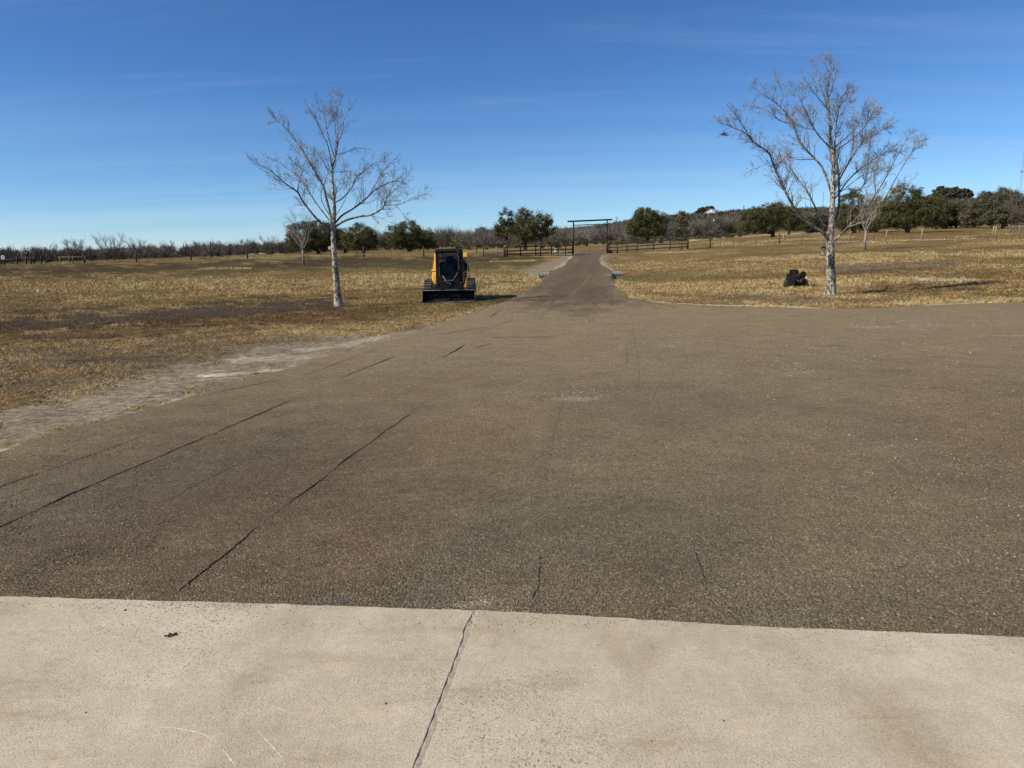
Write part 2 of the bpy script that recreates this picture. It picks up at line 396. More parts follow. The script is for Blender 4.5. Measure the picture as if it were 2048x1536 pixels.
# (colour, polyline, half height in px, softness, strength, raggedness)
RIB = [
 (DRUST, [(-300, 548), (300, 538), (700, 526), (1050, 522)], 15, .9, .85),
 (OLIVE, [(300, 548), (860, 535), (1060, 527)], 9, .9, .5),
 (PALE, [(-300, 580), (300, 572), (700, 565), (1060, 556)], 12, .8, .62),
 (PALE, [(150, 600), (500, 585), (840, 572)], 6, .9, .6),
 (PALE, [(400, 538), (500, 536)], 1.5, .5, .8), (PALE, [(980, 523), (1070, 521)], 1, .5, .8),
 (GREEN, [(20, 595), (70, 591)], 5, .9, .45), (GREEN, [(240, 586), (330, 580)], 5, .9, .45), (GREEN, [(60, 553), (170, 549)], 3, .9, .3),
 (OLIVE, [(0, 612), (300, 604), (640, 596)], 5, .9, .4),
 (MUD, [(-300, 672), (60, 655), (200, 643), (400, 629), (560, 618), (650, 614)], 21, .8, .9),
 (MUD, [(-300, 640), (110, 622), (230, 615)], 5, .8, .7),
 (MUD, [(640, 583), (860, 577)], 1.6, .5, .7), (MUD, [(480, 608), (700, 612)], 5, .8, .6),
 ((.115, .070, .028), [(-300, 690), (200, 668), (450, 650), (760, 622)], 18, .9, .85),
 (TAN, [(-300, 720), (60, 705), (300, 690)], 14, .9, .6),
 (GREYM, [(-300, 745), (100, 725), (330, 708), (460, 695)], 20, .8, .8),
 (MUD, [(150, 722), (330, 716)], 5, .8, .6), ((.11, .078, .045), [(60, 700), (300, 680), (500, 665)], 9, .9, .6), (MUD, [(60, 677), (240, 672)], 5, .8, .5),
 (TAN, [(-300, 770), (100, 752), (260, 745)], 9, .8, .8), (RUST, [(-200, 760), (150, 750)], 4, .8, .6),
 (OLIVE, [(700, 612), (1000, 603)], 8, .8, .55), (TAN, [(800, 640), (960, 622)], 6, .8, .6),
 (TAN, [(960, 590), (1060, 568)], 12, .8, .5), (PALE, [(985, 585), (1060, 565), (1085, 550)], 10, .8, .55),
 # dusty shoulder left of the lot
 (DIRT, [(-600, 960), (0, 860), (160, 825), (330, 775), (480, 735), (600, 712), (690, 697)], 30, .45, .97), (DIRT, [(660, 700), (760, 680), (850, 659), (930, 640), (990, 616)], 8, .6, .95),
 (GREYM, [(-300, 790), (100, 770), (300, 740), (480, 715), (600, 692)], 22, .8, .75), (OLIVE, [(760, 640), (860, 622), (990, 606)], 9, .8, .7), (DIRT, [(-600, 900), (0, 840), (200, 795), (350, 755), (520, 722), (640, 695)], 16, .7, .85),
 (CAL, [(0, 903), (90, 880), (200, 852), (300, 820), (380, 792)], 2.5, .8, .8),
 (CAL, [(400, 752), (480, 747), (560, 741), (590, 736)], 2.6, .5, 1.25),
 (CAL, [(480, 722), (600, 716)], 6, .9, .45), (CAL, [(600, 700), (700, 690), (760, 672)], 4, .9, .5),
 (TAN, [(120, 862), (180, 856)], 4, .8, .8),
 # shoulders by the gate
 (DIRT, [(1070, 545), (1110, 530), (1143, 514)], 8, .7, .9), (CAL, [(1100, 548), (1130, 528), (1148, 513)], 2.5, .7, .6),
 (DIRT, [(1203, 514), (1218, 530), (1235, 548)], 5, .9, .7), (CAL, [(1200, 516), (1206, 530), (1218, 543)], 3, .9, .6), (DIRT, [(1200, 514), (1260, 516)], 5, .8, .6),
 # right field
 (RUST, [(1230, 520), (1500, 512), (1800, 505), (2100, 500)], 10, .9, .6), (PALE, [(1290, 506), (1400, 503)], 1.3, .5, .9),
 (TAN, [(1260, 535), (1500, 527), (1700, 520)], 6, .9, .5), (PALE, [(1480, 519), (1700, 512), (1950, 508), (2100, 506)], 6, .8, .6),
 (OLIVE, [(1300, 548), (1560, 540), (1650, 535)], 5, .9, .5), (GREEN, [(1250, 556), (1420, 556), (1560, 553)], 5, .9, .5),
 (PALE, [(1240, 575), (1400, 572), (1600, 567), (1720, 570)], 8, .9, .6), (PALE, [(1225, 560), (1240, 580), (1280, 596)], 5, .8, .5),
 (GREYM, [(1660, 540), (1760, 532), (1900, 530)], 8, .7, .95), (MUD, [(1680, 545), (1860, 538)], 4, .9, .5),
 (GREEN, [(1700, 556), (1850, 552), (2000, 548)], 4, .9, .5), (RUST, [(1930, 556), (2100, 550)], 8, .9, .6),
 (CAL, [(1820, 559), (1880, 561), (1935, 561)], 5, 1.2, 1.0), (PALE, [(1780, 567), (1960, 564)], 2.5, .8, .7),
 (OLIVE, [(1740, 588), (1900, 584), (2060, 590)], 6, .9, .7), (GREEN, [(1950, 592), (2080, 592)], 4, .8, .5),  # darker streaks: green turf plus the large tree's cast shadow painted in
 (GREYM, [(1430, 597), (1560, 598), (1680, 600), (1790, 600)], 8, .7, .9), (MUD, [(1330, 592), (1440, 594)], 4, .9, .4),
 (PALE, [(1500, 610), (1700, 611), (1900, 606), (2100, 600)], 3.5, .7, .7),
 (CAL, [(1300, 602), (1345, 607), (1440, 611), (1560, 613), (1640, 617)], 1.4, .5, 1.2), (CAL, [(1850, 611), (1960, 606)], 1.6, .9, .8),
 # beyond the right fence
 (OLIVE, [(1400, 497), (1560, 491), (1700, 487)], 3, .7, .6), (CAL, [(1500, 490), (1560, 487), (1640, 484), (1760, 482), (1870, 479), (1950, 477)], 1.1, 1.4, .75),
 (RUST, [(1480, 483), (1640, 477), (1800, 470), (2100, 463)], 7, .9, .6), (PALE, [(1440, 490), (1560, 480), (1700, 474)], 3, .9, .5),
 (CAL, [(1380, 481), (1460, 474), (1550, 469), (1640, 466)], 1.2, .5, .8),
]
def ground_col(x, y, z):
    px, py = project(x, y, z); D = np.hypot(x, y)
    n1 = fbm(x*.22, y*.22, 21, 4); n2 = fbm(x*1.3, y*1.3, 31, 3); n3 = fbm(x*.06, y*.06, 41, 3)
    c = np.empty(x.shape+(3,)); c[:] = TAN
    def blend(col, m):
        nonlocal c
        m = np.clip(m, 0, 1)[..., None]; c = c*(1-m)+np.array(col)*m
    blend(RUST, np.clip((n1-.42)*5, 0, 1)*.6); blend(PALE, np.clip((.46-n1)*6, 0, 1)*.5); blend(OLIVE, np.clip((n3-.52)*7, 0, 1)*.5)
    wob = (fbm(px/55, py/9, 51, 4)-.5)*2; wob2 = (fbm(px/14, py/4, 61, 3)-.5)*2
    wob3 = (fbm(px/30, py/2.2, 66, 2)-.5)*2; front = (y > 1)
    for col, line, hh, soft, st in RIB:
        ys = 3.2
        d = seg_d(px, py, line, ys)/ys
        dd = d/hh + wob*.75 + wob2*.7*soft + wob3*.5
        blend(col, np.where(front, st*np.clip((1.15-dd)/(.25+.6*soft), 0, 1), 0)*(1.0 if st <= 1 else 1))
    far = np.clip((D-140)/60, 0, 1)*np.clip((560-px)/200, 0, 1)   # woods floor on the left
    blend((.12, .105, .07), far*.8)
    hill = np.clip((D-230)/80, 0, 1); blend((.105, .095, .06), hill*.9)
    c = c*(.84+.32*n2)[..., None]
    return np.clip(c, 0.005, .8)

# polar ground sheet
azs = np.concatenate([np.linspace(-180, -48, 45)[:-1], np.linspace(-48, 48, 960), np.linspace(48, 180, 45)[1:]])*math.pi/180
rs = np.exp(np.concatenate([np.linspace(math.log(.35), math.log(5), 25)[:-1], np.linspace(math.log(5), math.log(260), 440)[:-1], np.linspace(math.log(260), math.log(3800), 110)]))
A, D_ = np.meshgrid(azs, rs, indexing='ij'); gx = D_*np.sin(A); gy = D_*np.cos(A); gz = tz(gx, gy)
gz = gz + np.where((D_ > 6) & (D_ < 40), (fbm(gx*2, gy*2, 71, 3)-.5)*.035*np.clip((D_-6)/3, 0, 1), 0) - .0
na, nr = A.shape
idx = np.arange(na*nr).reshape(na, nr)
Q = np.stack([idx[:-1, :-1], idx[:-1, 1:], idx[1:, 1:], idx[1:, :-1]], -1).reshape(-1, 4)[:, ::-1]
gcol = ground_col(gx.ravel(), gy.ravel(), gz.ravel())
ground = mesh_np('ground', np.stack([gx.ravel(), gy.ravel(), gz.ravel()], -1), Q, MG, col=gcol, smooth=True)
tag(ground, 'dry winter pasture with bare soil patches, rising to brushy hills', kind='structure')

# ------------------------------------------------------------------ gravel lot and driveway
def resample(P, n, closed=False):
    P = np.array(P, float); s = np.concatenate([[0], np.cumsum(np.linalg.norm(np.diff(P, axis=0), axis=1))]); t = np.linspace(0, s[-1], n)
    return np.stack([np.interp(t, s, P[:, k]) for k in range(P.shape[1])], -1)
Lp = [(-1500, 1215), (-500, 1015), (0, 910), (120, 868), (219, 849), (301, 823), (369, 798), (431, 782), (506, 757), (595, 735), (700, 704), (800, 678), (900, 645), (977, 620), (1001, 608)]
Lq = [(1001, 608), (1028, 596), (1051, 584.5), (1080, 570), (1101, 553.7), (1126, 536), (1137.6, 521.5), (1148, 512)]
Rq = [(1253.4, 595.6), (1238, 581.6), (1224, 566), (1221, 552), (1213, 541), (1200, 528), (1198, 518), (1201, 512)]
Rp = [(2048, 606.6), (1955, 608.5), (1857, 613.4), (1740, 619), (1600, 618.5), (1500, 617.5), (1414, 616), (1336, 610), (1274, 600), (1253.4, 595.6)]
L1 = [ga(*p)[:2] for p in Lp]; L2 = [ga(*p)[:2] for p in Lq]
R1 = [(26, 1.6), (28, 8), (27, 15), (24, 20)]+[tuple(ga(*p)[:2]) for p in Rp]; R2 = [ga(*p)[:2] for p in Rq]
L2 += [g(px, D)[:2] for px, D in ((1155, 116), (1168, 124), (1200, 131), (1260, 134), (1340, 134))]
R2 += [g(px, D)[:2] for px, D in ((1203, 112), (1212, 118), (1232, 123), (1262, 126), (1340, 127))]
L1[0] = (-9.0, 1.9)
def smooth1(P, it=2):
    for _ in range(it):
        Q_ = P.copy(); Q_[1:-1] = .25*P[:-2]+.5*P[1:-1]+.25*P[2:]; P = Q_
    return P
NL1, NL2 = 420, 260
LE = np.concatenate([smooth1(resample(L1, NL1), 12), smooth1(resample(L2, NL2+1), 5)[1:]])
RE = np.concatenate([smooth1(resample(R1, NL1), 8), smooth1(resample(R2, NL2+1), 5)[1:]])
ragL = (fbm(LE[:, 0]*1.2, LE[:, 1]*1.2, 3, 4)-.5)*.5; ragR = (fbm(RE[:, 0]*1.1, RE[:, 1]*1.1, 4, 4)-.5)*.3
nrm = RE-LE; nl = np.linalg.norm(nrm, axis=1, keepdims=True); nrm = nrm/nl
LE = LE+nrm*ragL[:, None]; RE = RE+nrm*ragR[:, None]
GREDB = (.232, .160, .097); GGREY = (.216, .168, .107); GDARK = (.120, .085, .052); GPALE = (.43, .355, .24); GMID = (.370, .275, .158)
LR = [
 (GPALE, [(1110, 797), (1185, 799)], 4, .9, .8), (GPALE, [(1580, 748), (1620, 744)], 4, .9, .7), (GPALE, [(1700, 655), (1860, 652)], 4, .9, .55), (GPALE, [(1800, 660), (1870, 658)], 2, .9, .6),
 (GPALE, [(1320, 688), (1350, 694)], 3, .9, .6), (GPALE, [(1960, 672), (2060, 670)], 1.2, .9, .7), (GPALE, [(1160, 655), (1200, 645)], 5, .9, .45), (GPALE, [(1080, 578), (1100, 574)], 2.5, .9, .5),
 (GPALE, [(950, 1215), (975, 1205)], 6, .9, .9), (GMID, [(900, 640), (1200, 640), (1500, 640), (2060, 640)], 22, .9, .6), (GMID, [(850, 720), (1200, 720), (1500, 760), (1800, 800)], 30, .9, .35),
 ((.165, .114, .068), [(1150, 580), (1160, 565), (1170, 535), (1180, 505)], 48, .9, .85), (GDARK, [(1060, 610), (1090, 600), (1115, 590)], 7, .8, .33), (GDARK, [(1160, 608), (1200, 600), (1230, 606)], 7, .9, .36), (GDARK, [(1180, 582), (1215, 588)], 9, .9, .3), (GDARK, [(1110, 575), (1150, 560)], 6, .9, .3),
 (GMID, [(1183, 545), (1172, 562), (1155, 580), (1140, 590)], .8, .6, .4),
 (GDARK, [(1035, 603), (1060, 590), (1100, 560)], 2, .9, .4), (GDARK, [(1255, 596), (1350, 614)], 1.6, .9, .4), (GDARK, [(1140, 545), (1160, 530), (1170, 515)], 4, .9, .35), (GDARK, [(1185, 545), (1190, 525)], 4, .9, .3),
 (GDARK, [(880, 668), (970, 655)], 2, .9, .4), (GDARK, [(990, 675), (1100, 674)], 2, .9, .4), (GDARK, [(1600, 690), (1700, 692)], 2, .9, .3),
 ((.112, .086, .056), [(-400, 1130), (200, 1090), (480, 950)], 130, .9, .5), ((.15, .11, .07), [(700, 1170), (1000, 1150), (1300, 1150)], 50, .9, .1), (GMID, [(1150, 1190), (1180, 1140)], 16, .9, .2),
]
def lot_col(x, y, z):
    px, py = project(x, y, z)
    ang = R(25); u = x*math.cos(ang)-y*math.sin(ang); v = x*math.sin(ang)+y*math.cos(ang)
    n1 = fbm(u*.9, v*.22, 81, 4); n2 = fbm(x*.5, y*.5, 91, 4); D = np.hypot(x, y)
    c = np.empty(x.shape+(3,)); c[:] = GREDB
    def blend(col, m):
        nonlocal c
        m = np.clip(m, 0, 1)[..., None]; c = c*(1-m)+np.array(col)*m
    blend(GGREY, np.clip((n1-.45)*6, 0, 1)); blend(GMID, np.clip((n2-.52)*6, 0, 1)*.3); blend(GDARK, np.clip((.42-n2)*6, 0, 1)*.2)
    blend(GMID, np.clip((D-4)/10, 0, 1)*.8)
    wob = (fbm(px/40, py/9, 53, 4)-.5)*2; wob2 = (fbm(px/9, py/4, 63, 3)-.5)*2
    for col, line, hh, soft, st in LR:
        d = seg_d(px, py, line, 3.)/3.
        dd = d/hh+wob*.6+wob2*.45
        blend(col, np.where(y > 1, st*np.clip((1.2-dd)/.9, 0, 1), 0))
    return np.clip(c, .01, .7)
def lot_z(x, y):
    D = np.hypot(x, y)
    emb = .42*np.exp(-((D-58)/9)**2)
    tr = (fbm(x*.8, y*.25, 101, 3)-.5)*.03*np.clip((D-5)/6, 0, 1)
    return tz(x, y)+.032+emb+tr*.0
S = 200
ss = np.linspace(0, 1, S)**1.25
ssx = np.concatenate([[-1, -.5], ss, [1.5, 2]])     # markers for skirts
V = []; NT_ = len(LE)
for k, s_ in enumerate(ssx):
    if s_ < 0: P = LE-nrm*(.15 if s_ > -.7 else .5); dz = -.06 if s_ > -.7 else -.35
    elif s_ > 1: P = RE+nrm*(.15 if s_ < 1.7 else .5); dz = -.06 if s_ < 1.7 else -.35
    else: P = LE+(RE-LE)*s_; dz = 0
    V.append(np.stack([P[:, 0], P[:, 1], (lot_z(P[:, 0], P[:, 1])+dz) if 0 <= s_ <= 1 else np.where(dz > -.1, .5*(lot_z(P[:, 0], P[:, 1])+tz(P[:, 0], P[:, 1]))-.05, tz(P[:, 0], P[:, 1])-.12)], -1))
V = np.array(V); ns = V.shape[0]; idx = np.arange(ns*NT_).reshape(ns, NT_)
Q = np.stack([idx[:-1, :-1], idx[1:, :-1], idx[1:, 1:], idx[:-1, 1:]], -1).reshape(-1, 4)
Vf = V.reshape(-1, 3)
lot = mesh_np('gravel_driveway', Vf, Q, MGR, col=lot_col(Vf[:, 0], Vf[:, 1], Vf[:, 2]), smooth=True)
tag(lot, 'brown crushed gravel lot narrowing to a drive through the gateway', kind='structure')

# grader ridges: gentle rise with a steep shaded drop
RUTS = [
 ([(-260, 1190), (0, 1064.6), (143, 998.7), (246, 952.5), (342, 911.5), (478, 852), (600, 798)], .013), ([(-300, 1085), (0, 983), (120, 940), (222, 903), (318, 869)], .007),
 ([(328, 1017), (410, 970), (492, 927)], .006), ([(523, 1057), (601, 1000), (700, 922.6), (779, 864.5), (842, 818)], .013),
 ([(335, 1212), (359, 1195), (410, 1154), (455, 1120), (523, 1057)], .008), ([(1062, 1221), (1076, 1180), (1074, 1143), (1078, 1112)], .011),
 ([(1093, 969), (1098, 931), (1113.5, 852), (1125, 811)], .006), ([(1431, 1234), (1414, 1184), (1391, 1124), (1385, 1099)], .008),
 ([(1497, 746), (1516, 765), (1541, 786)], .010), ([(1363, 695), (1370, 712), (1378, 731)], .012),
 ([(677, 762), (745, 735), (790, 716)], .016), ([(885, 720), (932, 693)], .028), ([(1253, 697), (1254, 719), (1252, 740)], .014),
 ([(1261, 631), (1266, 660), (1269, 680), (1277, 730), (1280, 790)], .009), ([(980, 637), (1000, 622)], .03), ([(1100, 612), (1110, 597)], .035),
 ([(600, 760), (690, 725), (760, 700)], .010), ([(960, 668), (1030, 640)], .012), ([(1225, 590), (1222, 615)], .02), ([(1240, 612), (1268, 640)], .010),
 ([(950, 700), (985, 690)], .015), ([(430, 790), (560, 765)], .008), ([(0, 1010), (60, 985)], .004), ([(1195, 590), (1218, 620)], .025)]
RV_, RF_ = [], []
for line, h in RUTS:
    P = np.array([ga(*p)[:2] for p in line]); P = smooth1(resample(P, max(12, int(np.linalg.norm(P[-1]-P[0])/.03))), 8)
    if P[-1][1] < P[0][1]: P = P[::-1]
    T = np.gradient(P, axis=0); T /= np.linalg.norm(T, axis=1, keepdims=True); Nn = np.stack([T[:, 1], -T[:, 0]], -1)   # to the right
    n = len(P); tt = np.linspace(0, 1, n); env = np.clip(np.minimum(tt, 1-tt)*6, 0, 1)*np.clip(-.1+2.0*fbm(tt*n*.03/.35, tt*0+h*900, 7, 3), .45, 1.5)
    jag = (fbm(P[:, 0]*28, P[:, 1]*28, 8, 3)-.5)*.022+(fbm(P[:, 0]*2, P[:, 1]*2, 9, 2)-.5)*.03
    b0 = len(RV_); h = h*.45 if P[:, 1].mean() > 6 else h*.62
    for off, hh in ((-.16, -.004), (-.05, .55), (-.008, 1.0), (.0, 1.0), (.006, -.25)):
        q = P+Nn*(off+jag[:, None])
        zz = lot_z(q[:, 0], q[:, 1])+(hh*h*env if hh > 0 else -.003)
        RV_ += list(np.stack([q[:, 0], q[:, 1], zz], -1))
    for r in range(4):
        for i in range(n-1): RF_.append((b0+r*n+i, b0+(r+1)*n+i, b0+(r+1)*n+i+1, b0+r*n+i+1))
RV_ = np.array(RV_)
rid = mesh_np('gravel_ridges', RV_, RF_, MGR, col=lot_col(RV_[:, 0], RV_[:, 1], RV_[:, 2])*.92, smooth=False)
tag(rid, 'thin grader ridges left in the brown gravel lot', kind='structure')

# ------------------------------------------------------------------ concrete
edge_px = [(-900, 1172), (0, 1192), (256, 1199), (512, 1206), (760, 1214), (940, 1219.5), (1024, 1223), (1250, 1236), (1500, 1251), (1760, 1262), (2048, 1273), (2700, 1305)]
edge = resample([flat(*p)[:2] for p in edge_px], 1100)
edge[:, 1] += (fbm(edge[:, 0]*14, edge[:, 0]*0, 12, 5)-.5)*.015
joint_l = [(948, 1219.5), (943, 1230), (934, 1246), (926, 1262), (927, 1272), (922, 1284), (911, 1314), (900, 1345), (892, 1362), (884, 1385), (870, 1420), (858, 1452), (846, 1484), (833, 1515), (822, 1545), (760, 1700), (640, 2000)]
joint_w = [3, 7, 12, 14, 12, 11, 12, 13, 13, 12, 13, 15, 14, 15, 16, 18, 24]
JL = resample([flat(*p)[:2] for p in joint_l], 160); JR = resample([flat(p[0]+w_, p[1])[:2] for p, w_ in zip(joint_l, joint_w)], 160)
JL[1:, 0] += (fbm(JL[1:, 1]*60, JL[1:, 1]*0, 13, 3)-.5)*.003; JR[1:, 0] += (fbm(JR[1:, 1]*60, JR[1:, 1]*0, 14, 3)-.5)*.007
def slab(name, top, label):
    top = [tuple(p) for p in top]; n = len(top)
    m = MB(); m.add([(x, y, 0) for x, y in top]+[(x, y, -.16) for x, y in top], [[i, i+n, (i+1) % n+n, (i+1) % n] for i in range(n)]+[list(range(n))])
    o = m.build(name, MCON, bevel=.0025); return tag(o, label, kind='structure')
eL = [p for p in edge if p[0] < JL[0][0]-.004]; eR = [p for p in edge if p[0] > JR[0][0]+.004]
slab('concrete_slab', [(JL[-1][0], -6)]+list(JL[::-1])+eL[::-1]+[(eL[0][0], -6)], 'tan concrete slab left of the open joint')
slab('concrete_slab', list(eR)[::-1]+list(JR)+[(JR[-1][0], -6), (eR[-1][0], -6)], 'tan concrete slab right of the open joint')
mj = MB(); jf = []
for i in range(160):
    a, b = JL[i], JR[i]; zz = -.0065+.002*math.sin(i*.7)
    jf += [(a[0]-.01, a[1], -.0058), (a[0]*.6+b[0]*.4, a[1]*.6+b[1]*.4, zz+.0035), (b[0]+.01, b[1], -.002)]
mj.add(jf, [[3*i+k, 3*i+3+k, 3*i+4+k, 3*i+1+k] for i in range(159) for k in (0, 1)])
tag(mj.build('joint_filler', M_darkgap), 'crumbly grey filler in the joint between slabs', kind='structure')
# scrape marks
ms = MB()
for line, wd in (([(307, 1455), (350, 1456), (400, 1466), (432, 1480)], .0022), ([(510, 1457), (540, 1488), (565, 1515), (571, 1527)], .0018), ([(443, 1497), (455, 1510), (474, 1536)], .0022),
                 ([(868, 1527), (920, 1516), (960, 1509), (1050, 1508)], .0016), ([(540, 1408), (570, 1422), (592, 1430)], .0012), ([(655, 1445), (672, 1456), (680, 1468)], .0013), ([(322, 1250), (312, 1265)], .001), ([(412, 1338), (430, 1328)], .0025)):
    P = smooth1(resample([flat(*p)[:2] for p in line], 40), 4); n = len(P); T = np.gradient(P, axis=0); T /= np.linalg.norm(T, axis=1, keepdims=True)
    wv = wd*np.sin(np.linspace(.1, math.pi-.1, n))*(.4+1.2*vnoise(np.arange(n)*.9, np.zeros(n), 5))
    vs = []
    for i in range(n):
        o = np.array([T[i][1], -T[i][0]])*wv[i]; vs += [(*(P[i]-o), .0008), (*(P[i]+o), .0008)]
    ms.add(vs, [[2*i, 2*i+1, 2*i+3, 2*i+2] for i in range(n-1)])
tag(ms.build('scrape_marks', M_scr), 'pale curved scrape marks on the concrete slabs', kind='structure')
# dead leaf
pl = flat(342, 1272); lf = empty('dead_leaf', (pl[0], pl[1], .001), .5, label='small curled dark dead leaf lying on the left concrete slab', cat='leaf')
m = MB(); vs = []
for i in range(9):
    t = i/8; wd = .011*math.sin(math.pi*(t**.8)*.97+.05)*(1+.35*math.sin(i*2.4)); x = -.025+.05*t
    vs += [(x, -wd, .004+.006*math.sin(i*1.3)), (x, 0, .001+.002*abs(math.sin(i))), (x, wd, .007+.004*math.cos(i*1.7))]
m.add(vs, [[3*i+k, 3*i+3+k, 3*i+4+k, 3*i+1+k] for i in range(8) for k in (0, 1)])
m.build('blade', M_leafd, lf); MB().tube([(.025, 0, .003), (.038, .003, .004), (.046, .002, .002)], .0007, 5).build('stalk', M_leafd, lf)

# ------------------------------------------------------------------ loose stones
def stones(name, P, sz, col, label, flatn=.6):
    n = len(P); base = np.array([(1, 0, 0), (-1, 0, 0), (0, 1, 0), (0, -1, 0), (0, 0, 1), (0, 0, -1)], float)
    tri = np.array([(0, 2, 4), (2, 1, 4), (1, 3, 4), (3, 0, 4), (2, 0, 5), (1, 2, 5), (3, 1, 5), (0, 3, 5)])
    # cube-ish stone: 8 jittered corners
    cb = np.array([(-1, -1, -1), (1, -1, -1), (1, 1, -1), (-1, 1, -1), (-.7, -.7, 1), (.7, -.7, 1), (.7, .7, 1), (-.7, .7, 1)], float)*.62
    fq = np.array([(0, 3, 2, 1), (4, 5, 6, 7), (0, 1, 5, 4), (1, 2, 6, 5), (2, 3, 7, 6), (3, 0, 4, 7)])
    v = cb[None]*(1+RNG.uniform(-.38, .38, (n, 8, 3)))
    a = RNG.uniform(0, 6.28, n); ca, sa = np.cos(a)[:, None], np.sin(a)[:, None]; st = RNG.uniform(.7, 1.3, (n, 1))
    x = v[:, :, 0]*st; y = v[:, :, 1]/st
    v = np.stack([x*ca-y*sa, x*sa+y*ca, v[:, :, 2]*flatn+v[:, :, 0]*RNG.uniform(-.3, .3, (n, 1))], -1)*sz[:, None, None]
    v += P[:, None, :]
    f = (fq[None]+(np.arange(n)*8)[:, None, None]).reshape(-1, 4)
    o = mesh_np(name, v.reshape(-1, 3), f, M_stone, col=np.repeat(col, 8, axis=0)); return tag(o, label, kind='stuff')
def inlot(x, y):
    # inside test against lot polygon
    poly = np.concatenate([LE, RE[::-1]]); c = np.zeros(x.shape, bool); x1, y1 = poly[-1]
    for x0, y0 in poly[::3]:
        cond = ((y0 > y) != (y1 > y)); 
        if y0 != y1: c ^= cond & (x < (x1-x0)*(y-y0)/(y1-y0)+x0)
        x1, y1 = x0, y0
    return c
def eY(x): return np.interp(x, edge[:, 0], edge[:, 1])
# pixel-uniform points -> ground
def pick(n, x0, x1, y0, y1):
    px = RNG.uniform(x0, x1, n); py = RNG.uniform(y0, y1, n)
    d = f0[None]*F+RV[None]*(px-1024)[:, None]-UV[None]*(py-768)[:, None]; h = np.hypot(d[:, 0], d[:, 1]); s = d[:, 2]/h; hx = d[:, 0]/h; hyy = d[:, 1]/h
    lo = np.full(n, 1.0); D = 1.65/np.maximum(-s, 1e-3)
    for _ in range(14):
        z = tz(hx*D, hyy*D); D = D*.4+.6*np.clip((CZ-z)/np.maximum(-s, 1e-3), 1, 400)
    return hx*D, hyy*D
xs, ys = pick(80000, -100, 2150, 860, 1290)
clump = fbm(xs*3.2, ys*3.2, 111, 4); D = np.hypot(xs, ys)
keep = (ys > eY(xs)+.004) & inlot(xs, ys) & (RNG.random(len(xs)) < np.clip((clump-.44)*3.0, .12, .8))
xs, ys, clump, D = xs[keep], ys[keep], clump[keep], D[keep]
sz = RNG.uniform(.0018, .0040, len(xs))*(1+.06*D)*(1+np.clip((clump-.58)*5, 0, .5))
c = lot_col(xs, ys, ys*0)*RNG.uniform(.5, 1.05, (len(xs), 1))*np.array([.95, .97, 1.0])
wh = RNG.random(len(xs)) < .012; c[wh] = np.array([.50, .46, .38])*RNG.uniform(.7, 1.1, (wh.sum(), 1))
stones('loose_gravel', np.stack([xs, ys, lot_z(xs, ys)+sz*.2], -1), sz, c, 'small brown stones loose on the gravel lot')
# coarse patches
CP = [(620, 1200, 40, 8, 300), (670, 1203, 30, 6, 200), (870, 1192, 35, 16, 420), (1150, 1195, 26, 34, 420), (1180, 1150, 20, 14, 150), (1540, 1245, 40, 9, 260), (1500, 1190, 30, 14, 180), (1600, 1245, 30, 8, 160), (1490, 1108, 22, 8, 90), (1640, 1175, 60, 16, 160), (1720, 1190, 60, 20, 120),
      (860, 1150, 30, 14, 130), (760, 1195, 40, 12, 160), (1060, 1210, 25, 8, 120), (1390, 1240, 40, 8, 160), (1640, 1090, 50, 20, 90), (1900, 1180, 120, 40, 150), (1080, 1190, 10, 40, 200), (1410, 1180, 12, 40, 150)]
xs, ys = [], []
for cx_, cy_, sx, sy, n in CP:
    for _ in range(n):
        p = flat(random.gauss(cx_, sx), min(random.gauss(cy_, sy), 1300), -.02); xs.append(p[0]); ys.append(p[1])
for line, h in RUTS:
    P = np.array([ga(*p)[:2] for p in line])
    if P[:, 1].mean() > 11: continue
    P = resample(P, 200); Lr = np.linalg.norm(P[-1]-P[0])
    for _ in range(int(Lr*(150 if h > .009 else 70))):
        q = P[random.randrange(200)]; xs.append(q[0]+random.gauss(.012, .022)); ys.append(q[1]+random.gauss(0, .02))
xs, ys = np.array(xs), np.array(ys); k = ys > eY(xs)+.008; xs, ys = xs[k], ys[k]
sz = RNG.uniform(.0032, .0078, len(xs)); c = np.array([.19, .155, .115])*RNG.uniform(.6, 1.35, (len(xs), 1))
stones('coarse_gravel', np.stack([xs, ys, lot_z(xs, ys)+sz*.25], -1), sz, c, 'clusters of coarser grey gravel along the slab edge')
# white chips over the whole lot
xs, ys = pick(7000, 0, 2048, 610, 1250); cl = fbm(xs*.35, ys*.35, 121, 3); k = (ys > eY(xs)+.01) & inlot(xs, ys) & (RNG.random(len(xs)) < np.clip((cl-.4)*3, .05, 1)*.55)
xs, ys = xs[k], ys[k]; D = np.hypot(xs, ys); sz = RNG.uniform(.3, 1.0, len(xs))*(.0033+.0007*D)
ex, ey = [], []
for cx_, cy_, sx, sy, n in ((1150, 798, 26, 4, 160), (1600, 745, 16, 4, 60), (1540, 730, 40, 6, 60), (1790, 652, 60, 5, 130), (1290, 690, 40, 14, 60), (1180, 650, 26, 8, 60), (1700, 700, 130, 12, 150), (1340, 690, 30, 5, 40), (1200, 780, 80, 8, 60), (1900, 870, 120, 60, 60), (1500, 780, 60, 20, 40), (1150, 605, 50, 8, 30)):
    for _ in range(int(n*.6)): p = ga(random.gauss(cx_, sx*1.3), random.gauss(cy_, sy*1.4)); ex.append(p[0]); ey.append(p[1])
ex, ey = np.array(ex), np.array(ey); De = np.hypot(ex, ey); k = inlot(ex, ey)
xs = np.concatenate([xs, ex[k]]); ys = np.concatenate([ys, ey[k]]); sz = np.concatenate([sz, (RNG.uniform(.3, .9, len(ex))*(.004+.0010*De))[k]])
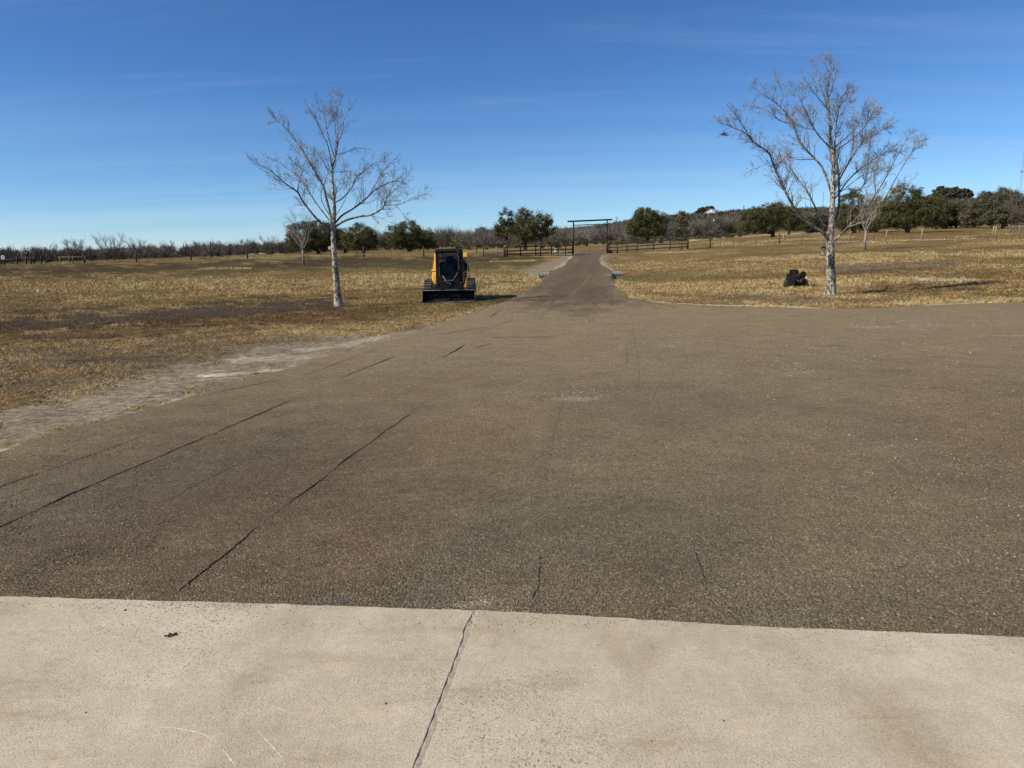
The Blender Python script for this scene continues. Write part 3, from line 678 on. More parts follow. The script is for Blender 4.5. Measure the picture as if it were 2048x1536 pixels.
c = np.array([.46, .42, .35])*RNG.uniform(.6, 1.15, (len(xs), 1))
stones('white_stone_chips', np.stack([xs, ys, lot_z(xs, ys)+sz*.2], -1), sz, c, 'pale limestone chips scattered over the gravel lot')
# crumbs on the slab
xs, ys, sz, cc = [], [], [], []
def crumb(cx_, cy_, sx, sy, n, s0, s1, col):
    for _ in range(n):
        p = flat(random.gauss(cx_, sx), random.gauss(cy_, sy))
        if p[1] < eY(p[0])-.004 or n == 1: xs.append(p[0]); ys.append(p[1]); sz.append(random.uniform(s0, s1)); cc.append(np.array(col)*random.uniform(.7, 1.3))
crumb(130, 1300, 70, 40, 120, .0008, .0022, (.12, .09, .07)); crumb(40, 1440, 60, 30, 110, .0007, .002, (.16, .13, .1)); crumb(200, 1258, 12, 5, 30, .001, .0025, (.16, .13, .10))
crumb(700, 1390, 260, 70, 60, .0007, .0016, (.1, .08, .06)); crumb(1400, 1400, 350, 90, 260, .0006, .0017, (.15, .12, .09)); crumb(1250, 1245, 400, 7, 500, .001, .0036, (.16, .13, .10)); crumb(400, 1210, 260, 5, 420, .001, .0036, (.14, .115, .09)); crumb(1000, 1245, 500, 22, 300, .0008, .002, (.15, .12, .09)); crumb(1700, 1275, 160, 10, 90, .001, .002, (.2, .18, .14))
for a in ((250, 1221, .008), (772, 1408, .0055), (1196, 1290, .004), (1190, 1331, .003), (1448, 1442, .005), (172, 1425, .0045), (1113, 1343, .0035), (1303, 1482, .004), (806, 1281, .003), (1090, 1258, .003), (1640, 1301, .003), (1772, 1293, .003)):
    crumb(a[0], a[1], 0, 0, 1, a[2]*.9, a[2], (.045, .036, .03))
crumb(962, 1222, 9, 5, 90, .0015, .004, (.42, .38, .31)); crumb(900, 1350, 3, 3, 8, .001, .003, (.1, .09, .08))
xs, ys, sz = map(np.array, (xs, ys, sz))
stones('slab_crumbs', np.stack([xs, ys, sz*.25], -1), sz, np.array(cc), 'dark crumbs and grit lying on the concrete slabs')
# shoulder stones: pale chips along the lot edges
xs, ys, sz = [], [], []
for E, sgn, a0, a1 in ((LE, -1, 60, 600), (RE, 1, 200, 560)):
    for _ in range(1000):
        i = random.randrange(a0, a1); o = abs(random.gauss(0, .35))+.02; p = E[i]+nrm[i]*sgn*o; xs.append(p[0]); ys.append(p[1]); sz.append(random.uniform(.25, 1)*(.004+.0009*math.hypot(*p)))
xs, ys, sz = map(np.array, (xs, ys, sz))
stones('edge_stones', np.stack([xs, ys, tz(xs, ys)+sz*.3], -1), sz, np.array([.34, .30, .235])*RNG.uniform(.5, 1.3, (len(xs), 1)), 'pale stones strewn along the gravel lot edges')

# ------------------------------------------------------------------ dry grass blades
def grass(n, x0, x1, y0, y1, hs=1.0):
    xs, ys = pick(n, x0, x1, y0, y1); D = np.hypot(xs, ys); z = tz(xs, ys)
    c = ground_col(xs, ys, z)
    px, py = project(xs, ys, z)
    lum = c[:, 0]; sat = c[:, 2]/c[:, 0]         # grey = soil
    green = c[:, 1] > c[:, 0]*.72
    prob = np.clip((.52-sat)*8, .02, 1)*np.clip((lum-.05)*9, .10, 1)
    prob *= np.clip(.35+1.6*fbm(xs*.8, ys*.8, 131, 3), 0, 1)
    k = (RNG.random(len(xs)) < prob) & ~inlot(xs, ys) & (D < 150)
    xs, ys, z, D, c, lum = xs[k], ys[k], z[k], D[k], c[k], lum[k]
    m = len(xs); tall = np.clip((lum-.2)*7, 0, 1)
    h = RNG.uniform(.010, .044, m)*(1+2.2*tall*np.clip((D-18)/15, .1, 1))*hs*(1+.004*D); wd = RNG.uniform(.6, 1.2, m)*(.0014+.00036*D)
    a = RNG.uniform(0, 6.28, m); lean = RNG.uniform(.3, 2.6, m)*np.where(D < 22, 1.6, .8); la = RNG.uniform(0, 6.28, m)
    b = np.stack([xs, ys, z-.004], -1); o = np.stack([np.cos(a)*wd, np.sin(a)*wd, 0*a], -1)
    tip = b+np.stack([np.cos(la)*h*lean, np.sin(la)*h*lean, h], -1)
    v = np.stack([b-o, b+o, tip], 1).reshape(-1, 3)
    mixw = np.clip((lum-.10)*3, .05, .25)[:, None]; cs = .0030*D; ca_ = np.arctan2(xs, ys)
    tuft = h2(np.floor(ca_/.0016), np.floor(np.log(D)/.0035+37*h2(np.floor(ca_/.0016), np.floor(ca_*0), 3)), 5); tuft2 = fbm(xs*1.1, ys*1.1, 141, 2)
    cc = (c*(1-mixw)+np.array([.35, .26, .145])*mixw)*RNG.uniform(.55, 1.9, (m, 1))*(.42+1.25*tuft)[:, None]*(.55+.9*tuft2)[:, None]*np.array([1.10, 1.02, 1.03]); cc = np.clip(cc, 0, .7)
    return v, np.repeat(cc, 3, 0)
gv, gc = [], []
for a in ((330000, -80, 1100, 512, 660, 1), (150000, -80, 800, 640, 860, 1), (290000, 1200, 2130, 470, 622, 1), (25000, 950, 1150, 540, 620, 1)):
    v, c = grass(*a); gv.append(v); gc.append(c)
gv = np.concatenate(gv); gc = np.concatenate(gc)
tag(mesh_np('dry_grass', gv, np.arange(len(gv)).reshape(-1, 3), M_blade, col=gc), 'short dry winter grass covering the pasture', kind='stuff')
# weeds: darker stalks on the right
# ------------------------------------------------------------------ bare sycamores
def rnd_dir(t, ang):
    t = t.normalized(); o = t.orthogonal().normalized(); q = Matrix.Rotation(random.uniform(0, 6.283), 3, t) @ o
    return (t*math.cos(ang)+q*math.sin(ang)).normalized()
def grow(mb, start, d, L, r, lvl, up=.25, dens=1.0, buds=None, wig=.13, seg=None):
    n = seg or (5 if lvl > 0 else 3); p = start.copy(); pts = [p.copy()]; dirs = [d.copy()]
    for i in range(n):
        d = (d+Vector((random.gauss(0, wig), random.gauss(0, wig), random.gauss(0, wig)+up*.35))).normalized()
        p = p+d*(L/n); pts.append(p.copy()); dirs.append(d.copy())
    rad = [max(r*(1-.8*i/n), .0030) for i in range(n+1)]
    mb.tube(pts, rad, 4 if lvl > 1 else 3, cap=False)
    if lvl > 0:
        k = max(3, int(random.uniform(4.2, 6.2)*max(dens, .75)*(.8 if lvl == 1 else 1.5)))
        for j in range(k):
            t = random.uniform(.2, 1.0)*n; i = min(int(t), n-1); q = pts[i].lerp(pts[i+1], t-i)
            grow(mb, q, rnd_dir(dirs[i], random.uniform(.5, 1.0)), L*(random.uniform(.32, .6) if lvl > 1 else random.uniform(.35, .75))*(1-.3*t/n), rad[i]*.6, lvl-1, up, dens, buds, wig)
    elif buds is not None and random.random() < buds[1]:
        buds[0].append(pts[-1].copy())
def limb_pts(pix, Yb, y0, y1, n=None):
    m = len(pix); return [Vector(at_plane(x, y, Yb+y0+(y1-y0)*(i/(m-1))**1.0)) for i, (x, y) in enumerate(pix)]
def spline(pts, k=4):
    out = []; P = [pts[0]*2-pts[1]]+pts+[pts[-1]*2-pts[-2]]
    for i in range(1, len(P)-2):
        for j in range(k):
            t = j/k; a, b, c_, d = P[i-1], P[i], P[i+1], P[i+2]
            out.append(.5*((2*b)+(c_-a)*t+(2*a-5*b+4*c_-d)*t*t+(3*b-a-3*c_+d)*t**3))
    out.append(pts[-1]); return out
def sycamore(name, base, trunk, limbs, r0, label, dens, budp, conv, seed, twl=1.0):
    random.seed(seed)
    bw = ga(*base); Yb = bw[1]
    root = empty(name, bw, label=label, cat='tree', group='sycamores by the lot'); off = Vector(bw)
    tp = [Vector(at_plane(x, y, Yb)) for x, y in trunk]; tp[0].z = bw[2]-.15
    tp = spline(tp, 4); n = len(tp)
    Ls = [0.0]
    for a, b in zip(tp[:-1], tp[1:]): Ls.append(Ls[-1]+(b-a).length)
    H = Ls[-1]
    rad = [r0*((1-s_/H)**1.2*.95+.02)*(1+.7*math.exp(-s_/.26)) for s_ in Ls]
    m = MB(); m.tube([p-off for p in tp], rad, 14); tr = m.build('trunk', M_syc, root, smooth=True)
    def local(pts): return [p-off for p in pts]
    buds = []
    known = []
    for q in tp[2:]:
        pq = project(q.x, q.y, q.z); known.append((float(pq[0]), float(pq[1]), q.y-Yb))
    tw = MB()
    for i in range(int(n*.45), n-1):
        for _ in range(3 if i < n*.8 else 4):
            if random.random() < .8*dens: grow(tw, tp[i].lerp(tp[i+1], random.random())-off, rnd_dir(tp[i+1]-tp[i], random.uniform(.45, .9)), H*random.uniform(.06, .14)*twl*(1.15-.6*i/n), rad[i]*.25+.003, 2, .35, dens, (buds, budp))
    tw.build('twigs', M_stwig, tr)
    for pix, r, y1 in limbs:
        pix = [conv(*p) for p in pix]; best = min(known, key=lambda q: (q[0]-pix[0][0])**2+(q[1]-pix[0][1])**2)
        pix[0] = best[:2]; lp = limb_pts(pix, Yb, best[2], y1); pts = spline(lp, 3); k = len(pts)
        for q in pts:
            pq = project(q.x, q.y, q.z); known.append((float(pq[0]), float(pq[1]), q.y-Yb))
        start = pts[0]
        rr = [max(r*.86*(1-i/(k-1))**.8, .006) for i in range(k)]
        L = sum((b-a).length for a, b in zip(pts[:-1], pts[1:]))
        m = MB(); m.tube([p-off for p in pts], rr, 8); lb = m.build('limb', M_syc2, root, smooth=True)
        tw = MB(); cnt = max(9, int(L*(15 if y1 else 15)*dens))
        for j in range(cnt):
            t = random.uniform(.22, 1)**.8*(k-1); i = min(int(t), k-2); q = pts[i].lerp(pts[i+1], t-i)
            ll = max(min(L, 3.2), 1.6)*random.uniform(.18, .50)*(1.12-.78*t/(k-1))*twl
            grow(tw, q-off, rnd_dir(pts[i+1]-pts[i], random.uniform(.45, .95)), ll, rr[i]*.35+.002, 2 if ll > .35 else 1, .3, dens, (buds, budp))
        tw.build('twigs', M_stwig, lb)
    if buds:
        m = MB()
        for b in buds[:1400]:
            s_ = random.uniform(.006, .014); d_ = Vector((random.gauss(0, 1), random.gauss(0, 1), random.gauss(.6, 1))).normalized()*s_*1.6
            m.tube([b-d_*.4, b+d_*.4, b+d_], [s_*.35, s_*.6, s_*.1], 4)
        o = m.build('buds', M_leafd, root); o['kind'] = 'stuff'
    return root, Yb
c3 = lambda x, y: (480+x/4.8, 160+y/4.8)
c4 = lambda x, y: (1400+x/3.9375, 90+y/3.9375)
trL = [(677, 613), (674, 575), (671, 540), (668, 500), (666, 472)]+[c3(*p) for p in ((895, 1420), (905, 1300), (905, 1180), (890, 1000), (885, 850), (920, 720), (935, 600), (940, 400), (935, 270), (918, 150))]
limL = [
 ([(890, 1440), (780, 1370), (700, 1290), (600, 1160), (550, 1075), (430, 990), (330, 900), (240, 840), (100, 790)], .050, -1.2),
 ([(900, 1390), (840, 1180), (800, 1020), (740, 920), (650, 760), (560, 620), (480, 510), (400, 420), (340, 395)], .055, .8),
 ([(890, 1400), (790, 1260), (690, 1120), (590, 960), (470, 860), (330, 760)], .032, 1.5),
 ([(550, 1075), (570, 960), (600, 880), (530, 800), (460, 740)], .020, -1.6),
 ([(905, 1410), (1010, 1350), (1150, 1310), (1260, 1295), (1370, 1230), (1400, 1150), (1450, 1080), (1540, 1000), (1630, 900)], .050, -1.0),
 ([(1400, 1200), (1550, 1190), (1680, 1120), (1820, 1095)], .018, -1.3), ([(1500, 1220), (1560, 1280), (1620, 1350)], .010, -1.0),
 ([(905, 1395), (980, 1300), (1080, 1240), (1200, 1150), (1280, 1070), (1400, 1000), (1520, 970), (1600, 1010)], .046, 1.0),
 ([(1240, 1090), (1310, 980), (1400, 840), (1530, 720)], .024, 1.4),
 ([(905, 1160), (990, 1130), (1080, 1020), (1120, 930), (1200, 870), (1300, 790), (1410, 740)], .030, -.9),
 ([(925, 730), (1020, 690), (1110, 650), (1235, 665)], .016, .6),
 ([(885, 860), (850, 650), (790, 510), (720, 370), (640, 240)], .026, -.7), ([(890, 760), (850, 550), (820, 400), (800, 280), (765, 160)], .022, .7),
 ([(935, 650), (980, 500), (1010, 340), (1090, 230)], .018, .5), ([(915, 620), (900, 350), (865, 160)], .015, -.4),
 ([(800, 1020), (850, 880), (890, 740)], .016, .5), ([(890, 900), (1060, 880), (1130, 920)], .012, .8), ([(860, 870), (780, 750), (710, 670)], .014, -.8),
 ([(900, 1330), (1010, 1150), (1050, 1000), (980, 850)], .016, 1.6), ([(895, 1350), (780, 1150), (790, 980), (700, 830), (690, 700)], .018, -1.8)]
sycamore('sycamore_tree', (677, 613), trL, limL, .140, 'slender bare pale-barked tree standing in the grass left of the skid steer', .54, .08, c3, 5, .80)
trR = [(1660, 590), (1662, 560), (1661, 530), (1661, 500), (1660, 478)]+[c4(*p) for p in ((1032, 1450), (1040, 1330), (1045, 1200), (1050, 1000), (1045, 850), (1025, 750), (1025, 600), (1010, 480), (1005, 380), (1020, 250), (1028, 130))]
limR = [
 ([(1050, 1500), (1090, 1300), (1095, 1150), (1090, 1000), (1065, 880), (1065, 700), (1090, 520), (1120, 400), (1225, 360)], .065, .5),
 ([(1020, 1570), (980, 1490), (880, 1420), (780, 1340), (700, 1210), (640, 1080), (580, 950), (540, 850), (430, 770), (350, 690), (230, 640), (130, 600)], .075, -1.2),
 ([(430, 760), (350, 660), (290, 560), (205, 460)], .022, -1.5),
 ([(1020, 1480), (960, 1390), (880, 1220), (820, 1120), (740, 1010), (680, 940), (620, 900)], .050, 1.5),
 ([(1040, 1200), (1010, 1090), (960, 960), (880, 870), (790, 770), (730, 620), (680, 540), (600, 460), (500, 390), (400, 330)], .055, .9),
 ([(720, 620), (620, 590), (500, 500), (340, 480)], .026, 1.3), ([(900, 930), (760, 900), (680, 860), (600, 800)], .020, .2),
 ([(1030, 830), (940, 720), (890, 640), (840, 540), (800, 450), (730, 320)], .036, -.8), ([(890, 665), (780, 640), (700, 560)], .014, -1.2),
 ([(640, 490), (650, 380), (600, 260), (580, 185)], .016, .8), ([(540, 930), (450, 970), (360, 1010)], .010, -1.0),
 ([(1030, 1560), (1070, 1530), (1150, 1450), (1230, 1370), (1310, 1280), (1380, 1170), (1370, 1050), (1400, 950)], .060, -.9),
 ([(1310, 1280), (1450, 1220), (1570, 1130), (1700, 1040)], .028, -1.3), ([(1370, 1190), (1460, 1050), (1560, 860), (1650, 690)], .028, -1.6), ([(1440, 1220), (1600, 950), (1680, 830), (1760, 740)], .022, -1.0),
 ([(1060, 1250), (1180, 1050), (1300, 950), (1430, 860), (1540, 830)], .034, 1.4), ([(1060, 1130), (1200, 880), (1290, 760), (1390, 700), (1500, 630)], .034, 1.0),
 ([(1045, 830), (1150, 730), (1250, 620), (1300, 450)], .028, .7), ([(1060, 860), (1250, 700), (1350, 560), (1400, 500)], .024, 1.4),
 ([(1040, 700), (1090, 480), (1170, 430), (1225, 360)], .022, -.6), ([(1080, 1180), (1230, 1060), (1330, 1000), (1500, 960)], .024, -1.3),
 ([(1008, 500), (940, 300), (880, 110)], .022, .4), ([(1008, 440), (1060, 280), (1090, 130)], .020, -.4), ([(1012, 500), (900, 380), (800, 220)], .020, -.6), ([(1015, 350), (1000, 200), (960, 90)], .014, .2),
 ([(1060, 1120), (1180, 900), (1210, 700), (1190, 560)], .024, -1.6), ([(1100, 1190), (1280, 1120), (1330, 900), (1310, 720)], .022, 1.8)]
syR, YR = sycamore('sycamore_tree', (1660, 590), trR, limR, .195, 'large bare mottled white-barked tree behind the right lot edge, bird feeder hanging', .72, .22, c4, 8, .85)

# nest in the outer left branch
p = at_plane(1449, 268, YR-1.0); m = MB()
random.seed(3)
for _ in range(60):
    a = Vector((random.gauss(0, .06), random.gauss(0, .05), random.gauss(0, .03))); b = a+Vector((random.gauss(0, .08), random.gauss(0, .08), random.gauss(0, .04))); m.tube([a, b], .006, 4)
o = m.build('bird_nest', M_leafd); o.location = p; tag(o, 'dark twiggy clump caught in the outermost left branch of the large tree', 'nest')
# bird feeder
pt = at_plane(1650, 458, YR-.35); pb = at_plane(1646, 511, YR-.35); ptop = at_plane(1647, 494, YR-.35)
bf = empty('bird_feeder', pb, label='black-roofed wire bird feeder hanging from the large bare tree', cat='bird feeder')
def rel(p): return (p[0]-pb[0], p[1]-pb[1], p[2]-pb[2])
H_ = rel(ptop)[2]
def disc(m, z0, z1, r0_, r1_, n=14):
    m.tube([(0, 0, z0), (0, 0, z1)], [r0_, r1_], n); return m
disc(MB(), 0, .025, .11, .12).build('tray', M_black, bf, True)
disc(MB(), H_-.05, H_+.02, .16, .03).build('roof', M_black, bf, False)
m = MB()
for k in range(12): a = k*math.pi/6; m.tube([(math.cos(a)*.075, math.sin(a)*.075, .02), (math.cos(a)*.075, math.sin(a)*.075, H_-.03)], .004, 4)
for z_ in (.08, .16, .24): m.tube([(math.cos(q*math.pi/8)*.075, math.sin(q*math.pi/8)*.075, z_) for q in range(17)], .003, 4)
m.build('cage', M_steel, bf); disc(MB(), .03, H_*.35, .05, .05).build('seed_tube', M_rock, bf)
MB().tube([(0, 0, H_+.01), rel(pt)], .004, 4).build('hanger', M_black, bf)
# hanging rope loop
pr = at_plane(1699, 468, YR-.7); q2 = at_plane(1699, 495, YR-.7); Lh = pr[2]-q2[2]
rp = [(0, 0, .45), (0.004, 0, 0), (-.02, 0, -Lh*.35), (-.05, 0, -Lh*.7), (-.03, 0, -Lh*.93), (0, 0, -Lh), (.035, 0, -Lh*.9), (.05, 0, -Lh*.65), (.02, 0, -Lh*.3), (0.006, 0, 0)]
o = MB().tube([Vector(a) for a in rp], .009, 5).build('rope_loop', M_wood); o.location = pr; tag(o, 'thin rope loop hanging from the low right limb of the large tree', 'rope')

# ------------------------------------------------------------------ generic bare trees
def bare_tree(px, D, h, label, spread=.6, seed=1, mat=M_stwig, tmat=M_syc2, forks=5, fork_h=.3, rr=.09, name='bare_tree', dens=.8, group='leafless trees', lean=0, wscale=1.0):
    random.seed(seed); b = g(px, D); root = empty(name, b, label=label, cat='tree', group=group)
    m = MB(); fh = h*fork_h; top = Vector((lean*fh, 0, fh))
    m.tube([(0, 0, -.1), (lean*fh*.4, 0, fh*.5), top], [rr*1.25, rr, rr*.85], 8); m.build('trunk', tmat, root, True)
    cm = MB()
    for k in range(forks):
        a = 6.283*k/forks+random.uniform(-.4, .4); d = Vector((math.cos(a)*spread, math.sin(a)*spread, 1)).normalized()
        L = h*(1-fork_h)*random.uniform(.75, 1.0)*1.1
        n = 6; p = top.copy()-Vector((0, 0, random.uniform(0, fh*.15))); pts = [p.copy()]; dd = d.copy()
        for i in range(n):
            dd = (dd+Vector((random.gauss(0, .16), random.gauss(0, .16), .10))).normalized(); p = p+dd*L/n; pts.append(p.copy())
        r_ = rr*.55; rad = [max(r_*(1-.85*i/n), .012*wscale) for i in range(n+1)]; cm.tube(pts, rad, 5)
        for j in range(int(13*dens)):
            t = random.uniform(.2, 1)*n; i = min(int(t), n-1); q = pts[i].lerp(pts[i+1], t-i)
            grow(cm, q, rnd_dir(pts[i+1]-pts[i], random.uniform(.5, 1)), L*random.uniform(.18, .36), max(rad[i]*.5, .012*wscale), 2 if dens > .6 else 1, .2, .8)
    cm.build('crown', mat, root); return root
M_mesq = simple('mesquite_bark', (.135, .11, .095), .95, 0, .3, 2)
M_dmesq = simple('dark_mesquite_bark', (.06, .045, .038), .95, 0, .3, 2)
M_pale = simple('pale_bare_bark', (.27, .235, .19), .95, 0, .3, 2)
bare_tree(605.5, 70, 4.9, 'small bare tree with pale trunk in front of the far left oak', .85, 21, M_pale, M_pale, 6, .30, .10, dens=.9, wscale=1.0)
bare_tree(1729, 73, 5.6, 'small bare tree with forked pale trunk right of the large tree', .45, 22, M_pale, M_pale, 5, .30, .12, dens=.9)
bare_tree(2045, 150, 6.4, 'broad grey bare tree over the low shelter at the right edge', 1.3, 23, M_mesq, M_mesq, 12, .16, .22, dens=1.6, wscale=2)
bare_tree(212, 150, 4.6, 'leafless multi-stemmed tree rising above the left brush beside the tall post', .9, 24, M_mesq, M_dmesq, 4, .08, .13, dens=1.0, wscale=2)
bare_tree(226, 152, 4.5, 'leafless tree with upright fan crown, tallest above the left brush', .6, 25, M_mesq, M_dmesq, 5, .12, .13, dens=1.0, wscale=2)
bare_tree(150, 165, 4.2, 'rounded dense bare tree bulging above the far left brush', .9, 26, M_mesq, M_dmesq, 10, .1, .12, dens=1.3, wscale=2)
bare_tree(88, 140, 3.2, 'dark leaning bare tree behind the far left fence', 1.1, 27, M_dmesq, M_dmesq, 5, .12, .13, dens=.8, lean=.9, wscale=2)
bare_tree(275, 150, 3.9, 'bare tree with orange-brown twigs behind the left fence', .9, 28, M_mesq, M_dmesq, 7, .12, .12, dens=1.1, wscale=2)
bare_tree(444, 140, 3.2, 'low spreading bare tree behind the left wire fence', 1.2, 29, M_mesq, M_dmesq, 6, .12, .12, dens=.9, wscale=2)
bare_tree(493.5, 128, 3.1, 'small bare tree behind the thick left fence post', .8, 30, M_mesq, M_mesq, 6, .2, .08, dens=.8, wscale=2)
bare_tree(1180, 204, 5.0, 'grey leafless tree framed by the entrance arch', .8, 31, M_pale, M_mesq, 7, .15, .14, dens=1.1, wscale=2)
bare_tree(1244, 215, 6.3, 'bare reddish tree top right of the entrance arch', .7, 32, M_mesq, M_mesq, 7, .2, .14, dens=1.1, wscale=2)
for i, (px, D, h) in enumerate(((760, 175, 4.6), (885, 180, 4.8), (905, 190, 4.9), (340, 158, 3.3), (385, 158, 3.2), (540, 155, 3.7), (20, 150, 2.6), (1390, 215, 4.2), (1450, 218, 4.3))):
    bare_tree(px, D, h, ('bare tree filling the gap left of the broad oak', 'bare grey tree standing just right of the broad oak', 'bare grey tree second right of the broad oak', 'bare tree in the left brush between two wooden posts', 'bare tree in the left brush behind the fence midpoint',
              'bare tree in the brush left of the oak cluster', 'bare tree at the far left beside the round sign', 'bare purplish tree in brush left of the lamp pole', 'bare purplish tree in brush right of the lamp pole')[i], .8, 40+i, M_mesq, M_mesq, 8, .12, .10, dens=1.0, wscale=2)

# ------------------------------------------------------------------ brush (stuff)
def brush(name, label, n, px0, px1, D0, D1, h0, h1, per, wd, cols, seed, topfun=None, green=0.0):
    rg = np.random.default_rng(seed)
    pxs = rg.uniform(px0, px1, n); D = D0*(D1/D0)**rg.random(n); az = np.array([azim(p) for p in pxs]); x = D*np.sin(az); y = D*np.cos(az); z = tz(x, y)
    h = rg.uniform(h0, h1, n)*(.75+.5*fbm(x*.05, y*.05, seed, 3)); rad = h*rg.uniform(.55, .95, n)
    c0 = np.array(cols)[rg.integers(0, len(cols), n)]*rg.uniform(.8, 1.25, (n, 1))
    isg = rg.random(n) < green; c0[isg] = np.array([.055, .06, .028])*rg.uniform(.8, 1.3, (isg.sum(), 1))
    u = rg.random((n, per)); th = rg.uniform(0, 6.283, (n, per)); e = rg.random((n, per))**.6
    ph = e*1.35                                         # tilt from vertical
    R0 = rg.uniform(.25, .8, (n, per)); R1 = np.minimum(R0+rg.uniform(.2, .4, (n, per)), 1.05)
    ux, uy, uz = np.sin(ph)*np.cos(th), np.sin(ph)*np.sin(th), np.cos(ph)
    sx = rad[:, None]; sz_ = h[:, None]
    P0 = np.stack([x[:, None]+ux*R0*sx, y[:, None]+uy*R0*sx, z[:, None]+(uz*R0*.92+.06)*sz_], -1)
    jit = rg.normal(0, .16, (n, per, 3))*sx[..., None]
    P1 = np.stack([x[:, None]+ux*R1*sx, y[:, None]+uy*R1*sx, z[:, None]+(uz*R1*.92+.08)*sz_], -1)+jit
    P1[..., 2] = np.maximum(P1[..., 2], z[:, None]+.1)
    a = rg.uniform(0, 3.14, (n, per)); o = np.stack([np.cos(a), np.sin(a)*.6, rg.normal(0, .5, (n, per))], -1)*(wd*rg.uniform(.6, 1.3, (n, per, 1)))*(D[:, None, None]/D0)
    v = np.stack([P0-o, P0+o, P1], 2).reshape(-1, 3)
    cc = np.repeat(c0[:, None, :]*rg.uniform(.65, 1.4, (n, per, 1)), 3, 1).reshape(n, per, 3, 3) if False else np.repeat((c0[:, None, :]*rg.uniform(.65, 1.4, (n, per, 1))).reshape(-1, 3), 3, 0)
    tag(mesh_np(name, v, np.arange(len(v)).reshape(-1, 3), M_twig, col=cc), label, kind='stuff')
GB = [(.16, .14, .12), (.125, .105, .088), (.19, .17, .145), (.14, .12, .105), (.12, .115, .085)]  # left brush greys, raised slightly so the colour carries some distance haze
GB2 = [(.21, .18, .15), (.18, .15, .135), (.16, .145, .10), (.18, .14, .125)]
brush('bare_brush', 'leafless brush woods along the far left field', 330, -260, 610, 150, 245, 1.9, 3.2, 560, .050, GB, 1)
brush('roadside_brush', 'grey leafless brush between and behind the left oaks', 300, 600, 1010, 172, 330, 3.2, 5.2, 460, .050, GB2, 2, green=.08)
brush('valley_brush', 'grey leafless brush behind the entrance arch', 420, 980, 1500, 206, 340, 3.4, 5.6, 520, .055, GB2, 3, green=.06)
brush('pasture_edge_brush', 'mixed brush behind the right-hand oaks', 330, 1480, 2230, 250, 380, 3.0, 5.0, 330, .06, [(.12, .115, .075), (.14, .125, .10), (.09, .09, .055)], 4, green=.2)
brush('hill_brush', 'olive-grey scrub covering the distant hillside', 4600, 820, 2260, 360, 900, 2.4, 4.2, 42, .15, [(.12, .115, .08), (.14, .125, .10), (.10, .10, .065), (.15, .13, .115)], 5, green=.18)
brush('undergrowth', 'low dark scrub at the foot of the brush woods', 260, -200, 1500, 152, 215, .7, 1.6, 120, .06, [(.07, .065, .04), (.10, .085, .06)], 6, green=.3)

